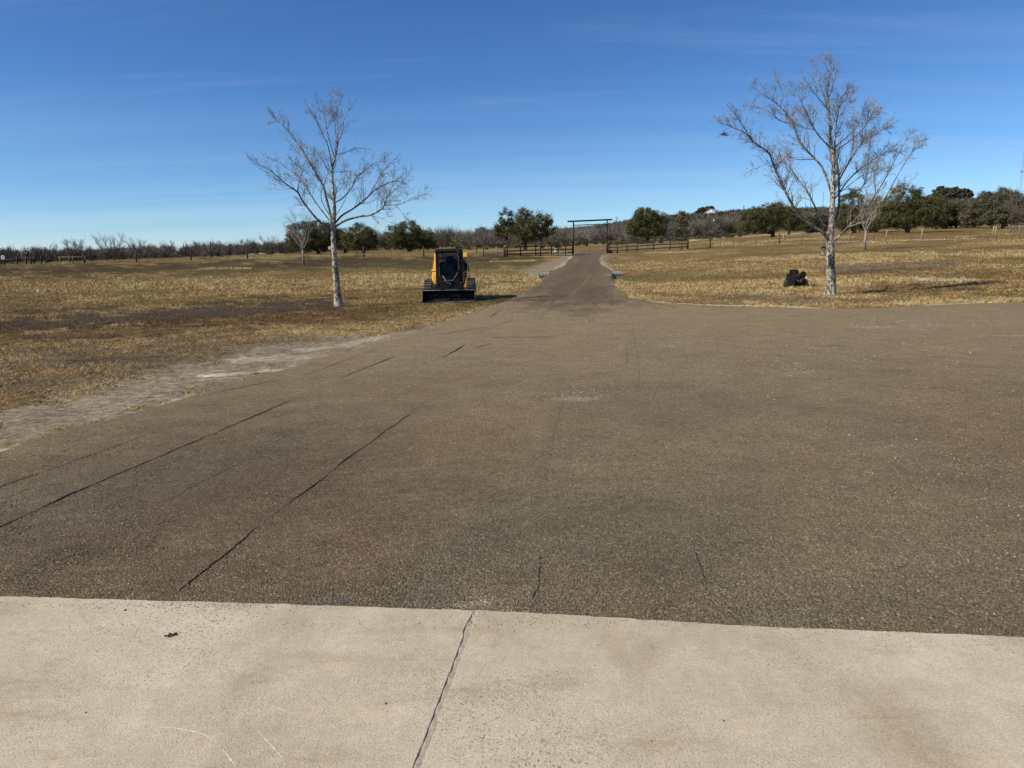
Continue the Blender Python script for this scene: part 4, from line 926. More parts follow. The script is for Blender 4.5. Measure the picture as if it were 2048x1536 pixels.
# ------------------------------------------------------------------ live oaks
def oak(px, D, lobes, label, seed, dens=1.0, col=(.072, .077, .029), trunk_r=.35, base=None, group='live oak trees', forks=True, leaf=.20):
    rg = np.random.default_rng(seed); random.seed(seed)
    b = g(px, D) if base is None else base; s = D/F; yb = project(np.array([b[0]]), np.array([b[1]]), np.array([b[2]]))[1][0]
    root = empty('oak_tree', b, label=label, cat='tree', group=group)
    az = math.atan2(b[0], b[1]); rx_, ry_ = math.cos(az), -math.sin(az)       # sideways axis
    V_, C_ = [], []; ctr = []
    for cx_, cy_, rx, ry in lobes:
        X, Z, A_, B_ = (cx_-px)*s, (yb-cy_)*s, rx*s, ry*s
        ctr.append((X, Z, A_, B_)); dp = min(A_, B_*1.6)
        k = max(14, int(2.3*dens*(A_*B_*2+A_*dp+B_*dp)/(.55**2)/1.9))
        u = rg.normal(0, 1, (k, 3)); u /= np.linalg.norm(u, axis=1, keepdims=True); r = rg.uniform(.45, 1, k)**.5*(1+rg.normal(0, .07, k))
        cl = np.stack([X+u[:, 0]*r*A_, u[:, 1]*r*dp, Z+u[:, 2]*r*B_], -1); cr = rg.uniform(.4, .85, k)*min(1, A_/1.6)
        per = 100 if D < 250 else 46; q = rg.normal(0, .45, (k, per, 3)); q[..., 2] *= .75
        P = cl[:, None, :]+q*cr[:, None, None]
        shade = rg.uniform(.75, 1.3, (k, 1, 1))*rg.uniform(.65, 1.5, (k, per, 1)); yel = rg.uniform(0, 1, (k, 1, 1))
        cc = np.array(col)*shade*(1+np.array([.45, .22, 0])*yel)
        P = P.reshape(-1, 3); cc = cc.reshape(-1, 3); n = len(P)
        a1 = rg.normal(0, 1, (n, 3)); a1 /= np.linalg.norm(a1, axis=1, keepdims=True); a2 = rg.normal(0, 1, (n, 3)); a2 = np.cross(a1, a2); a2 /= np.linalg.norm(a2, axis=1, keepdims=True)
        lw = leaf*.5*rg.uniform(.6, 1.2, (n, 1))*max(1, D/150)
        Pw = np.stack([P[:, 0]*rx_+P[:, 1]*-ry_, P[:, 0]*ry_+P[:, 1]*rx_, P[:, 2]], -1)
        V_.append(np.stack([Pw-a1*lw, Pw+a2*lw*.6, Pw+a1*lw, Pw-a2*lw*.6], 1).reshape(-1, 3)); C_.append(np.repeat(cc, 4, 0))
    V_ = np.concatenate(V_); C_ = np.concatenate(C_)
    mesh_np('crown', V_, np.arange(len(V_)).reshape(-1, 4), M_leaf, root, col=C_)
    zmin = min(z-bb for _, z, _, bb in ctr); fz = max(zmin*.9+.2, .5)
    m = MB(); tr = trunk_r
    m.tube([(0, 0, -.2), (0, 0, .25*fz), (.05, 0, fz)], [tr*1.35, tr, tr*.85], 9)
    for X, Z, A_, B_ in ctr:
        for _ in range(3):
            ex = X+random.uniform(-.6, .6)*A_; ez = Z+random.uniform(-.4, .5)*B_; ey = random.uniform(-.5, .5)*A_
            e = (ex*rx_-ey*ry_, ex*ry_+ey*rx_, ez); mid = (e[0]*.45, e[1]*.45, fz+(ez-fz)*.35)
            m.tube([(0, 0, fz*.8), mid, e], [tr*.6, tr*.35, tr*.1], 6)
    m.build('trunk', M_obark, root, True); return root
GREY = (.085, .085, .055)
oak(636, 140, [(612, 475, 34, 27), (645, 472, 30, 27), (632, 487, 42, 16)], 'dark oak behind the small bare tree, left of the white trunk', 101, 1.1)
oak(690, 150, [(686, 480, 22, 20), (668, 475, 18, 22)], 'dark oak mostly hidden behind the slender pale-barked trunk', 102)
oak(727, 135, [(722, 474, 28, 23), (705, 483, 17, 16), (742, 482, 14, 18)], 'round oak between the slender bare tree and the broad oak', 103, 1.1)
oak(819, 147, [(816, 468, 28, 24), (793, 472, 18, 20), (842, 478, 26, 20), (858, 488, 14, 12), (820, 488, 40, 10)], 'broad spreading oak directly behind the skid steer', 104, 1.05, trunk_r=.5)
oak(966, 205, [(965, 466, 12, 9), (976, 470, 10, 8)], 'small distant oak left of the three-oak cluster', 105, .9, GREY, .2)
oak(1014, 101, [(1014, 440, 13, 16), (1013, 460, 24, 13), (1000, 465, 13, 9)], 'leftmost oak of the cluster, thin trunk at the pipe fence end', 106, 1.15, trunk_r=.12)
oak(1050, 150, [(1050, 437, 18, 19), (1047, 460, 28, 20), (1064, 468, 25, 15)], 'tallest oak at the middle of the cluster left of the arch', 107, 1.1, trunk_r=.45)
oak(1080.5, 100, [(1081, 451, 22, 19), (1098, 460, 15, 14), (1066, 460, 15, 13)], 'rightmost oak of the cluster, thin trunk before the pipe fence', 108, 1.15, trunk_r=.12)
oak(1295, 172, [(1291, 438, 22, 19), (1272, 453, 19, 19), (1312, 450, 22, 22), (1293, 462, 38, 12), (1280, 432, 10, 10)], 'large oak just right of the arch, behind the pipe fence', 109, 1.1, trunk_r=.5)
oak(1363, 101, [(1361, 443, 14, 13), (1362, 458, 15, 12)], 'small thin-trunked oak at the right pipe fence', 110, .75, (.075, .08, .042), .09)
oak(1544, 150, [(1537, 436, 26, 22), (1508, 443, 24, 22), (1551, 430, 22, 16), (1522, 456, 42, 11)], 'wide oak on the slope left of the large bare tree', 111, 1.1, trunk_r=.4)
oak(1576, 190, [(1575, 440, 20, 20), (1590, 450, 12, 14)], 'oak tucked behind the right side of the wide slope oak', 112, 1.1)
oak(1620, 200, [(1618, 452, 18, 14), (1638, 452, 16, 16)], 'low oak seen through the left limbs of the large bare tree', 113, 1, (.05, .058, .026))
oak(1706, 155, [(1700, 425, 22, 34), (1688, 445, 16, 18), (1716, 440, 22, 22)], 'tall dark oak directly behind the large bare tree', 114, 1.1, trunk_r=.4)
oak(1750, 170, [(1748, 428, 20, 28), (1738, 445, 22, 18)], 'dark oak behind the small bare tree on the right', 115, 1.1)
oak(1812, 146, [(1803, 412, 30, 27), (1835, 428, 30, 26), (1775, 438, 26, 22), (1812, 442, 52, 16)], 'largest oak on the right with a thick dark trunk', 116, 1.1, trunk_r=.42)
oak(1868, 190, [(1865, 425, 20, 28), (1872, 442, 20, 14)], 'oak close behind the largest oak on its right side', 117, 1, (.055, .06, .028), .3)
oak(1887, 195, [(1890, 434, 18, 20)], 'small oak in the shaded row, first right of the largest oak group', 118, 1, (.065, .072, .038), .25)
oak(1907, 195, [(1909, 434, 18, 20)], 'small oak at the centre of the shaded row on the right', 119, 1, (.07, .072, .038), .25)
oak(1928, 192, [(1934, 436, 19, 20)], 'greyish oak at the right end of the shaded row', 120, .8, GREY, .25)
oak(1980, 176, [(1968, 420, 22, 22), (1955, 438, 20, 14), (1984, 412, 20, 17)], 'big grey-green oak, left one near the right edge', 121, 1, GREY, .4)
oak(2003, 172, [(2003, 415, 24, 20), (2018, 430, 20, 18), (2000, 438, 30, 12)], 'big grey-green oak by the low shelter near the right edge', 122, 1, GREY, .6)
for i, (px, D, lb, t) in enumerate(((1408, 560, [(1403, 425, 12, 8), (1414, 422, 12, 7)], 'distant hill oak left of the white gabled house'), (1446, 500, [(1440, 434, 12, 9), (1456, 436, 14, 9)], 'distant hill oak in front of the white gabled house'),
                                    (1876, 600, [(1874, 389, 12, 9)], 'left oak of the hilltop grove above the ridge'), (1897, 600, [(1895, 390, 14, 9)], 'middle oak of the hilltop grove above the ridge'), (1918, 600, [(1917, 392, 13, 8)], 'right oak of the hilltop grove above the ridge'))):
    oak(px, D, lb, t, 130+i, .25, (.055, .065, .035), .4, group='distant hilltop oaks', leaf=.5)

# ------------------------------------------------------------------ entrance arch
GD = 105.0; a = azim(1147); pL = g(1146.8, 104); pR = g(1213.8, 107.5)
def zat(px, py, p):   # height on a vertical through p that shows at py
    D = math.hypot(p[0], p[1]); return CZ+D*slope(px, py)
zL, zR = zat(1146, 443, pL), zat(1214, 440, pR)
arch = empty('entrance_arch', (pL+pR)/2, label='tall black pipe entrance arch spanning the gravel drive', cat='gateway')
O = (pL+pR)/2
def rl(p): return tuple(np.array(p)-O)
for p, z_ in ((pL, zL), (pR, zR)):
    MB().tube([rl((p[0], p[1], p[2]-.2)), rl((p[0], p[1], z_-.02))], .09, 10).build('post', M_postb, arch, True)
dv = (pR-pL); dv[2] = 0; dv = dv/np.linalg.norm(dv)
e0 = pL-dv*.95; e1 = pR+dv*.85
MB().tube([rl((e0[0], e0[1], zL+.0)), rl((e1[0], e1[1], zR+.06))], .115, 12).build('top_beam', M_postb, arch, True)
z2L, z2R = zat(1146, 450.5, pL), zat(1214, 448, pR)
MB().tube([rl((pL[0], pL[1], z2L)), rl((pR[0], pR[1], z2R))], .055, 10).build('crossbar', M_postb, arch, True)
def pipe_fence(pts, label, mat, h=1.35, rails=(.32, .78, 1.3), r=.062, name='pipe_fence'):
    root = empty(name, pts[0], label=label, cat='fence', group='pipe fences' if name == 'pipe_fence' else None); o = pts[0]
    for p in pts: MB().tube([tuple(p-o+np.array([0, 0, -.2])), tuple(p-o+np.array([0, 0, h]))], r*1.25, 8).build('post', mat, root, True)
    for z_ in rails: MB().tube([tuple(p-o+np.array([0, 0, z_])) for p in pts], r*1.2, 6).build('rail', mat, root, True)
    return root
pipe_fence([g(px, D) for px, D in ((1010, 100), (1041, 101), (1071.5, 102), (1103, 103), (1116.5, 103.3), (1131, 103.7), (1145, 104.2))], 'dark three-rail pipe fence running left from the arch', M_pipef)
pipe_fence([g(px, D) for px, D in ((1216, 107.3), (1234.7, 106.5), (1254, 106), (1274, 105.5), (1307, 105), (1340, 104.5), (1374.5, 104))], 'dark three-rail pipe fence running right from the arch', M_pipef)
# gate motor, utility pedestal, rocks
p = g(1228, 104.5); gm = empty('gate_opener', p, label='low black gate opener box at the foot of the right arch post', cat='gate opener')
MB().box((-.55, 0, .16), (.75, .35, .28), ry=.08).build('housing', M_black, gm, bevel=.03); MB().box((.45, 0, .12), (.28, .3, .2)).build('battery_box', M_black, gm, bevel=.02); MB().tube([(-.7, .3, .3), (-.5, .35, .75), (-.6, .4, 1.1), (-1.0, .4, 1.15)], .06, 6).build('arm', M_black, gm, True)
p = g(1110.5, 112); up_ = empty('utility_pedestal', p, label='white utility pedestal behind the left pipe fence', cat='pedestal')
MB().box((0, 0, .35), (.28, .28, .7)).build('body', M_white, up_, bevel=.03); MB().prism_y([(-.17, .7), (.17, .7), (.12, .80), (-.12, .80)], -.17, .17).build('cap', M_white, up_)
rk = [(1105, 110), (1121, 110), (1126, 111), (1132, 110.5)]
def rock(loc, s, label, group, seed, mat=M_rock):
    random.seed(seed); import bmesh
    bm = bmesh.new(); bmesh.ops.create_icosphere(bm, subdivisions=2, radius=1)
    for v in bm.verts: v.co *= random.uniform(.78, 1.15); v.co.x *= s[0]; v.co.y *= s[1]; v.co.z *= s[2]
    me = bpy.data.meshes.new('rock'); bm.to_mesh(me); bm.free(); me.materials.append(mat)
    o = link(bpy.data.objects.new('rock', me)); o.location = tuple(map(float, loc)); tag(o, label, 'rock', group); return o
for i, (px, D) in enumerate(rk):
    p = g(px, D); p[2] += .05; rock(p, (.45+.15*(i % 2), .3, .22), ('pale rock left of the white pedestal', 'pale rock just right of the white pedestal', 'pale rock second right of the white pedestal', 'pale rock nearest the left arch post')[i], 'pale rocks by the pedestal', 60+i)

# ------------------------------------------------------------------ wire fences
def wire_fence(posts, label, h=1.25):
    o = g(*posts[0][:2]); root = empty('wire_fence', o, label=label, cat='fence', group='wire fences'); tops = []
    for px, D, kind in posts:
        p = g(px, D)-o; hh = {'t': h, 'w': h+.15, 'd': h+.25, 'y': h+.1}[kind]; r_ = {'t': .025, 'w': .075, 'd': .11, 'y': .09}[kind]
        MB().tube([tuple(p-np.array([0, 0, .2])), tuple(p+np.array([0, 0, hh]))], r_, 6).build('post', {'t': M_tpost, 'w': M_woodd, 'd': M_woodd, 'y': M_wood}[kind], root, True)
        tops.append(p)
    for z_ in (.3, .6, .9, 1.18): MB().tube([tuple(p+np.array([0, 0, z_])) for p in tops], .005, 3).build('wire', M_tpost, root)
    return root
lf_ = [(-60, 122, 't'), (-25, 121, 'w'), (25.5, 120, 't'), (59, 118, 'd'), (95, 118, 't'), (129, 117, 't'), (165.5, 117, 'd'), (200, 116, 't'), (236, 115, 't'), (270.5, 113, 'd'), (306, 112, 't'), (342, 112, 't'), (380.5, 111, 'd'), (411, 110, 't'), (454, 109, 't'), (493.5, 107, 'd'), (508, 107, 't'), (542, 106, 't'), (571, 106, 't'),
       (600, 106, 't'), (640, 105, 't'), (687, 105, 't'), (713, 105, 't'), (727, 104, 'd'), (747, 105, 't'), (768, 105, 't'), (782, 105, 't'), (806, 104.5, 't'), (847, 103.5, 'd'), (878, 103, 't'), (925, 102.5, 't'), (967, 101.5, 'w'), (993, 101, 'y'), (1008, 100.5, 'w')]
wire_fence(lf_, 'long wire fence on dark posts across the far side of the left field')
wire_fence([(1376, 104, 'w'), (1420, 103, 'w'), (1440, 103, 't'), (1466, 102.5, 't'), (1511, 102, 't'), (1558, 102, 'w'), (1566, 106, 'y'), (1603.6, 101, 't'), (1652, 100, 't'), (1700, 100, 't'), (1746, 99, 't'), (1771, 103, 'y'), (1793, 98.5, 't'), (1841.5, 98, 'y'), (1889, 97, 't'), (1938, 96.5, 't'), (1983, 99, 'y'), (1987.6, 96, 'y'), (2037, 95, 't'), (2085, 94, 't'), (2130, 94, 'w')], 'long wire fence on mixed posts across the right-hand field', 1.2)
wire_fence([(px, 128, 't' if i % 3 else 'y') for i, px in enumerate(range(1010, 1210, 28))], 'wire fence in the pasture behind the arch, left half', 1.15)
pipe_fence([g(px, D) for px, D in ((117, 132), (136.5, 132), (143, 132), (168, 131))], 'pale weathered rail fence panel behind the far left field', M_wood, 1.05, (.85,), .075, name='rail_fence')
pipe_fence([g(px, D) for px, D in ((-40, 128), (6, 126), (31, 124), (49.5, 124), (65, 124), (80, 126))], 'dark pipe fence at the far left edge by the round sign', M_postb, 1.15, (.75,), .07)
# frame, signs, poles
p = g(50, 131); fr = empty('wildlife_feeder', p, label='pale pipe frame with hanging black feeder at the far left', cat='feeder')
MB().tube([(-.65, 0, -.1), (-.65, 0, 2.1), (.75, 0, 2.1), (.75, 0, -.1)], .04, 6).build('frame', M_galv, fr, True)
MB().tube([(.35, 0, 1.1), (.35, 0, 1.3), (.35, 0, 1.75)], [.15, .32, .28], 10).build('feeder_drum', M_black, fr, True)
p = g(4.2, 122); sg = empty('round_sign', p, label='round white sign with a dark mark on a post at the left edge', cat='sign')
MB().tube([(0, 0, -.2), (0, 0, 1.35)], .04, 6).build('post', M_woodd, sg, True)
m = MB(); m.add([(math.cos(k*math.pi/12)*.26, s_, 1.05+math.sin(k*math.pi/12)*.28) for s_ in (-.05, -.08) for k in range(24)], [list(range(24))[::-1], list(range(24, 48))]+[[k, (k+1) % 24, (k+1) % 24+24, k+24] for k in range(24)])
m.build('sign_face', M_white, sg); MB().box((.05, -.09, 1.05), (.07, .01, .25)).box((-.02, -.09, 1.13), (.09, .01, .06), ry=-.6).build('dark_mark', M_black, sg)
MB().prism_y([(-.16, 1.35), (.1, 1.35), (.0, 1.6), (-.08, 1.65)], -.06, .0).build('top_marker', M_black, sg)
p = g(661, 112); sb = empty('field_sign', p, label='small cream board on a post seen left of the slender trunk', cat='sign')
MB().box((0, 0, 1.2), (.62, .04, .48)).build('board', M_cream, sb, bevel=.01); MB().box((0, .05, .5), (.09, .06, 1.35)).build('post', M_woodd, sb)
def pole(px, D, top_y, label, r=.13, mat=M_woodd, cross=False, cat='utility pole', lamp=False, name='utility_pole', group=None):
    group = group or (None if lamp else 'poles along the far tree line')
    p = g(px, D); H = zat(px, top_y, p)-p[2]; root = empty(name, p, label=label, cat=cat, group=group)
    MB().tube([(0, 0, -.3), (0, 0, H)], [r, r*.75], 8).build('pole', mat, root, True)
    if cross: MB().box((0, 0, H-.5), (1.6, .1, .12)).build('crossarm', mat, root)
    if lamp:
        MB().tube([(0, 0, H-.1), (0, 0, H+.15), (0, 0, H+.35)], [.08, .17, .06], 10).build('lamp_head', M_white, root, True)
    return root
pole(90.5, 170, 493.5, 'leftmost wooden pole above the brush behind the left field', .14)
pole(180.5, 165, 492, 'wooden pole above the brush beside the leafless fan-shaped trees', .16)
pole(421.5, 150, 482.5, 'lone dark pole above the brush midway along the left field', .14)
pole(417, 170, 480.5, 'thin faint pole close beside the lone dark pole', .04)
pole(1426, 195, 442, 'tall thin pole topped by a white lamp in front of the brush', .055, M_tpost, lamp=True, cat='lamp post', name='lamp_post')
pole(1484, 420, 411, 'distant pole with crossarm on the ridge left of the wide slope oak', .2, cross=True)
pole(953, 130, 468, 'thin dark pole in the brush left of the three-oak cluster', .08)
pole(967.5, 128, 471, 'thinner pole just right of the thin dark one left of the cluster', .05)
pole(1606, 680, 404, 'faint left mast on the ridge seen through the large tree', .2)
pole(1616, 680, 402, 'faint middle mast on the ridge seen through the large tree', .25, cross=True)
pole(1640, 680, 385, 'faint tall mast on the ridge nearest the large trunk', .18)
# radio tower
p = g(2027, 1100); H = zat(2040, 250, p)-p[2]; Hm = zat(2030, 344, p)-p[2]
rt = empty('radio_tower', p, label='very tall slender lattice radio tower at the right edge', cat='tower')
m = MB(); w3 = .75
cs = [(w3*math.cos(a_), w3*math.sin(a_)) for a_ in (0.5, 2.6, 4.7)]
for c_ in cs: m.tube([(c_[0], c_[1], 0), (c_[0], c_[1], H)], .10, 4)
nseg = 60
for i in range(nseg):
    for k in range(3): a_, b_ = cs[k], cs[(k+1) % 3]; m.tube([(*a_, H*i/nseg), (*b_, H*(i+1)/nseg)], .03, 3, False)
M_tower = simple('grey_tower_steel', (.28, .28, .30), .7, .1, .1, 1)
m.build('lattice_mast', M_tower, rt)
m = MB()
for k in range(6): a_ = k*math.pi/3; m.tube([(0, 0, Hm), (2.0*math.cos(a_), 2.0*math.sin(a_), Hm)], .12, 4); m.box((2.0*math.cos(a_), 2.0*math.sin(a_), Hm), (.45, .45, 2.2))
m.build('antennas', M_tower, rt)

# ------------------------------------------------------------------ houses and shelter
def house(px, D, w_, d_, h_, roofh, rz, label, zoff=0):
    p = g(px, D); p[2] += zoff; root = empty('house', p, rz, label=label, cat='house', group='white hill houses')
    MB().box((0, 0, h_/2-1), (w_, d_, h_+2)).prism_y([(-w_/2, h_), (w_/2, h_), (0, h_+roofh*.97)], -d_/2, d_/2).build('wall', M_white, root)
    m = MB(); e = .5; t_ = .18
    for s_ in (-1, 1):
        m.prism_y([(s_*(w_/2+e), h_-roofh*e/(w_/2)), (0, h_+roofh), (0, h_+roofh+t_), (s_*(w_/2+e), h_-roofh*e/(w_/2)+t_)], -d_/2-e, d_/2+e)
    m.build('roof', M_roof, root)
    for x_ in (-w_*.25, w_*.25):
        f_ = MB().box((x_, -d_/2-.03, h_*.55), (1.2, .08, 1.5)).build('window', M_white, root); MB().box((x_, -d_/2-.08, h_*.55), (1.0, .03, 1.3)).build('pane', M_dkwin, f_)
    MB().box((0, -d_/2-.04, 1.05), (1.1, .08, 2.1)).build('door', M_dkwin, root); return root
p1 = g(1424, 545); zt = zat(1424, 424.5, p1)-p1[2]
house(1424, 545, 8.5, 16, max(zt-2.8, 2), 2.8, R(-32), 'white gabled house on the hillside above the lamp post')
p2 = g(1865, 585); zt = zat(1865, 393, p2)-p2[2]
house(1865, 585, 6, 8, max(zt-1.6, 1.5), 1.6, R(-40), 'white house peeking from the hilltop grove on the right')
p = g(2040, 128); sh = empty('low_shelter', p, label='low dark-roofed open shelter with pale posts under the right edge tree', cat='shelter')
MB().box((.3, 0, 1.02), (2.6, 1.6, .10), ry=.0).build('roof', M_black, sh)
for x_, y_ in ((-.9, -.7), (1.5, -.7), (-.9, .7), (1.5, .7), (.3, -.7)): MB().box((x_, y_, .48), (.07, .07, .98)).build('post', M_galv, sh)
m = MB(); m.box((.3, -.7, .35), (2.4, .05, .06)); m.box((.3, -.7, .65), (2.4, .05, .06)); m.build('rail', M_galv, sh)
p = g(2017, 126); tb = empty('picnic_table', p, .2, label='weathered picnic table beside the low shelter', cat='table')
MB().box((0, 0, .74), (1.3, .7, .06)).build('table_top', M_wood, tb)
for s_ in (-1, 1): MB().box((0, s_*.65, .44), (1.3, .24, .05)).build('bench', M_wood, tb); MB().box((s_*.45, 0, .36), (.07, 1.2, .07)).box((s_*.45, .3, .36), (.07, .07, .74), rx=-.3).box((s_*.45, -.3, .36), (.07, .07, .74), rx=.3).build('leg', M_wood, tb)

# ------------------------------------------------------------------ culvert
a1, a2 = g(1076, 57.2), g(1243, 58.6); zc1, zc2 = zat(1076, 551.5, a1), zat(1243, 549, a2)
cv = empty('culvert_pipe', a1, label='corrugated silver culvert pipe crossing under the gravel drive', cat='pipe')
P0 = np.array([a1[0], a1[1], zc1]); P1 = np.array([a2[0], a2[1], zc2]); Lc = np.linalg.norm(P1-P0); nseg = int(Lc/.03)
pts = [tuple(P0+(P1-P0)*i/nseg-a1) for i in range(nseg+1)]; rad = [.25+.035*math.cos(i*math.pi*.5) for i in range(nseg+1)]
MB().tube(pts, rad, 20, cap=False).build('corrugated_wall', M_galvd, cv, True)
MB().tube(pts, [r_-.02 for r_ in rad], 20, cap=False).build('inner_wall', M_steel, cv, True)

# ------------------------------------------------------------------ skid steer (front faces the camera, -Y)
b0 = ga(897, 604.5); sk = empty('skid_steer', b0, R(1.5), label='yellow and black tracked skid steer parked facing the lot with its bucket lowered', cat='skid steer')
sk.scale = (b0[1]*104/F/2.02,)*3
# bucket
m = MB(); prof = [(0, 0), (.55, .02), (.72, .16), (.70, .40), (.52, .56), (.50, .535), (.66, .385), (.68, .175), (.54, .05), (0, .025)]
BZ = .76
m.prism([(a_, b_*BZ) for a_, b_ in prof], -1.0, 1.0)
bk = m.build('bucket', M_blackrough, sk, bevel=.006)
for s_ in (-1, 1):
    MB().prism([(a_, b_*BZ) for a_, b_ in [(0, 0), (.55, .02), (.72, .16), (.70, .40), (.52, .56), (.38, .50), (.05, .12)]], s_*1.0-(.0 if s_ < 0 else .0), s_*1.018).build('side_plate', M_blackrough, bk)
    MB().prism([(a_, b_*BZ) for a_, b_ in [(-.01, .0), (.09, .0), (.40, .50), (.36, .52)]], s_*1.019, s_*1.027).build('worn_side_edge', M_steel, bk)
MB().box((0.18, -.035, .02), (1.66, .10, .022)).build('cutting_edge', M_steel, bk, bevel=.003)
MB().box((0, .51, .572*BZ+.004), (2.0, .06, .022), rx=.1).build('worn_top_lip', M_steel, bk)
MB().box((0, .55, .47), (1.2, .10, .07)).build('step_plate', M_blackrough, bk, bevel=.01)
random.seed(5); m = MB()
for _ in range(120):
    x_ = random.uniform(-.85, .95); y_ = random.uniform(.2, .62); s_ = random.uniform(.01, .035); m.box((x_, y_, .05+random.uniform(0, .22)*(y_ > .5)), (s_, s_, s_), random.random(), random.random(), random.random())
o = m.build('soil_clods', simple('dry_clods', (.09, .06, .04), .95), bk); o['kind'] = 'stuff'
# chassis and hood
MB().prism([(.95, .30), (2.95, .30), (3.15, .55), (3.10, 1.45), (2.5, 1.52), (1.0, .62)], -.50, .50).build('chassis', M_black, sk, bevel=.02)
MB().prism([(2.45, .9), (3.2, .9), (3.18, 1.50), (2.5, 1.56)], -.56, .56).build('engine_hood', M_yellow, sk, bevel=.04)
# cab frame
cb_ = empty('cab', (0, 0, 0)); cb_.parent = sk
hw = .47
def yz(y0, z0, y1, z1, x_, w_=.09, t_=.1, mat=M_black, nm='cab_pillar'):
    m = MB(); m.tube([(x_, y0, z0), (x_, y1, z1)], w_/1.6, 6); return m.build(nm, mat, cb_)
for s_ in (-1, 1):
    MB().prism([(.98, .62), (1.08, .62), (1.24, 1.95), (1.14, 1.95)], s_*hw-.055, s_*hw+.055).build('front_pillar', M_black, cb_, bevel=.015)
    MB().prism([(2.30, .95), (2.42, .95), (2.40, 1.95), (2.28, 1.95)], s_*hw-.04, s_*hw+.04).build('rear_pillar', M_black, cb_, bevel=.01)
    MB().prism([(1.08, .62), (2.35, .62), (2.35, 1.10), (1.12, 1.0)], s_*hw-.02, s_*hw+.02).build('side_panel', M_black, cb_)
    m = MB()
    for k in range(5): m.box((s_*hw, 1.73, 1.2+k*.15), (.02, 1.15, .025))
    for k in range(8): m.box((s_*hw, 1.25+k*.14, 1.5), (.018, .022, .85))
    m.build('side_mesh', M_black, cb_)
MB().prism([(1.06, 1.90), (2.5, 1.90), (2.5, 2.0), (1.2, 2.02), (1.06, 1.98)], -.53, .53).build('roof', M_black, cb_, bevel=.025)
MB().prism([(.92, .30), (1.02, .30), (1.06, .98), (.98, .98)], -.42, .42).build('front_panel', M_black, cb_, bevel=.015)
dr = MB(); zz0, zz1 = 1.0, 1.86
def dy(z_): return 1.0+(z_-.62)*.12
def ring(inset, zi0, zi1, rr_, off):
    pts = []; x1_ = .42-inset
    cor = [(x1_-rr_, zi1-rr_, 0), (-x1_+rr_, zi1-rr_, 90), (-x1_+rr_, zi0+rr_, 180), (x1_-rr_, zi0+rr_, 270)]
    for cx_, cz_, a0_ in cor:
        for k in range(6): a_ = R(a0_+k*18); x_, z_ = cx_+rr_*math.cos(a_), cz_+rr_*math.sin(a_); pts.append((x_, dy(z_)-off, z_))
    return pts
pts = ring(.01, .72, 1.88, .10, .035); dr.tube(pts+[pts[0]], .028, 6); dr.build('door_frame', M_black, cb_, True)
pi_ = ring(.045, .755, 1.845, .08, .05); m = MB(); m.tube(pi_+[pi_[0]], .009, 4); m.build('door_seal', simple('grey_seal', (.12, .14, .13), .5), cb_)
pg = ring(.03, .74, 1.86, .09, .03); n_ = len(pg); m = MB(); m.add(pg+[(x_, y_+.008, z_) for x_, y_, z_ in pg], [list(range(n_)), list(range(n_, 2*n_))[::-1]]+[[k, k+n_, (k+1) % n_+n_, (k+1) % n_] for k in range(n_)])
m.build('door_glass', M_glass, cb_)
MB().tube([(-.26, dy(.95)-.07, .98), (-.14, dy(.8)-.07, .80), (.16, dy(.8)-.07, .80), (.34, dy(1.1)-.07, 1.10)], .012, 6).build('wiper_guard', M_steel, cb_, True)
MB().tube([(.38, dy(1.2)-.07, 1.22), (.36, dy(.9)-.07, .92)], .016, 6).build('door_handle', M_black, cb_)
MB().box((0, 1.75, .95), (.46, .46, .16)).build('seat', M_fabric, cb_, bevel=.04)
MB().box((0, 2.0, 1.32), (.44, .14, .62), rx=-.12).box((0, 2.03, 1.66), (.26, .1, .16), rx=-.12).build('backrest', M_fabric, cb_, bevel=.04)
MB().box((-.30, 1.62, 1.12), (.08, .4, .07)).box((.30, 1.62, 1.12), (.08, .4, .07)).tube([(-.30, 1.45, 1.12), (-.29, 1.42, 1.32)], .02, 6).tube([(.30, 1.45, 1.12), (.29, 1.42, 1.32)], .02, 6).build('armrest_controls', M_black, cb_)
MB().prism([(2.33, 1.02), (2.36, 1.02), (2.36, 1.86), (2.33, 1.86)], -.40, .40).build('rear_glass', M_glass, cb_)
MB().box((0, 1.2, 1.90), (.8, .06, .06)).build('head_rail', M_black, cb_)
MB().box((-.02, .915, .80), (.32, .012, .03)).box((.0, .905, .69), (.16, .01, .025), ry=.6).box((.05, .905, .68), (.025, .01, .10), ry=-.4).box((-.05, .905, .72), (.09, .01, .025), ry=-.2).build('emblem', M_steel, cb_)
for s_ in (-1, 1):
    h_ = MB().box((s_*.36, 1.02, 1.93), (.13, .06, .07)).build('headlight', M_black, cb_, bevel=.01); MB().box((s_*.36, .985, 1.93), (.10, .01, .045)).build('lens', simple('lamp_lens', (.05, .05, .05), .3), h_)
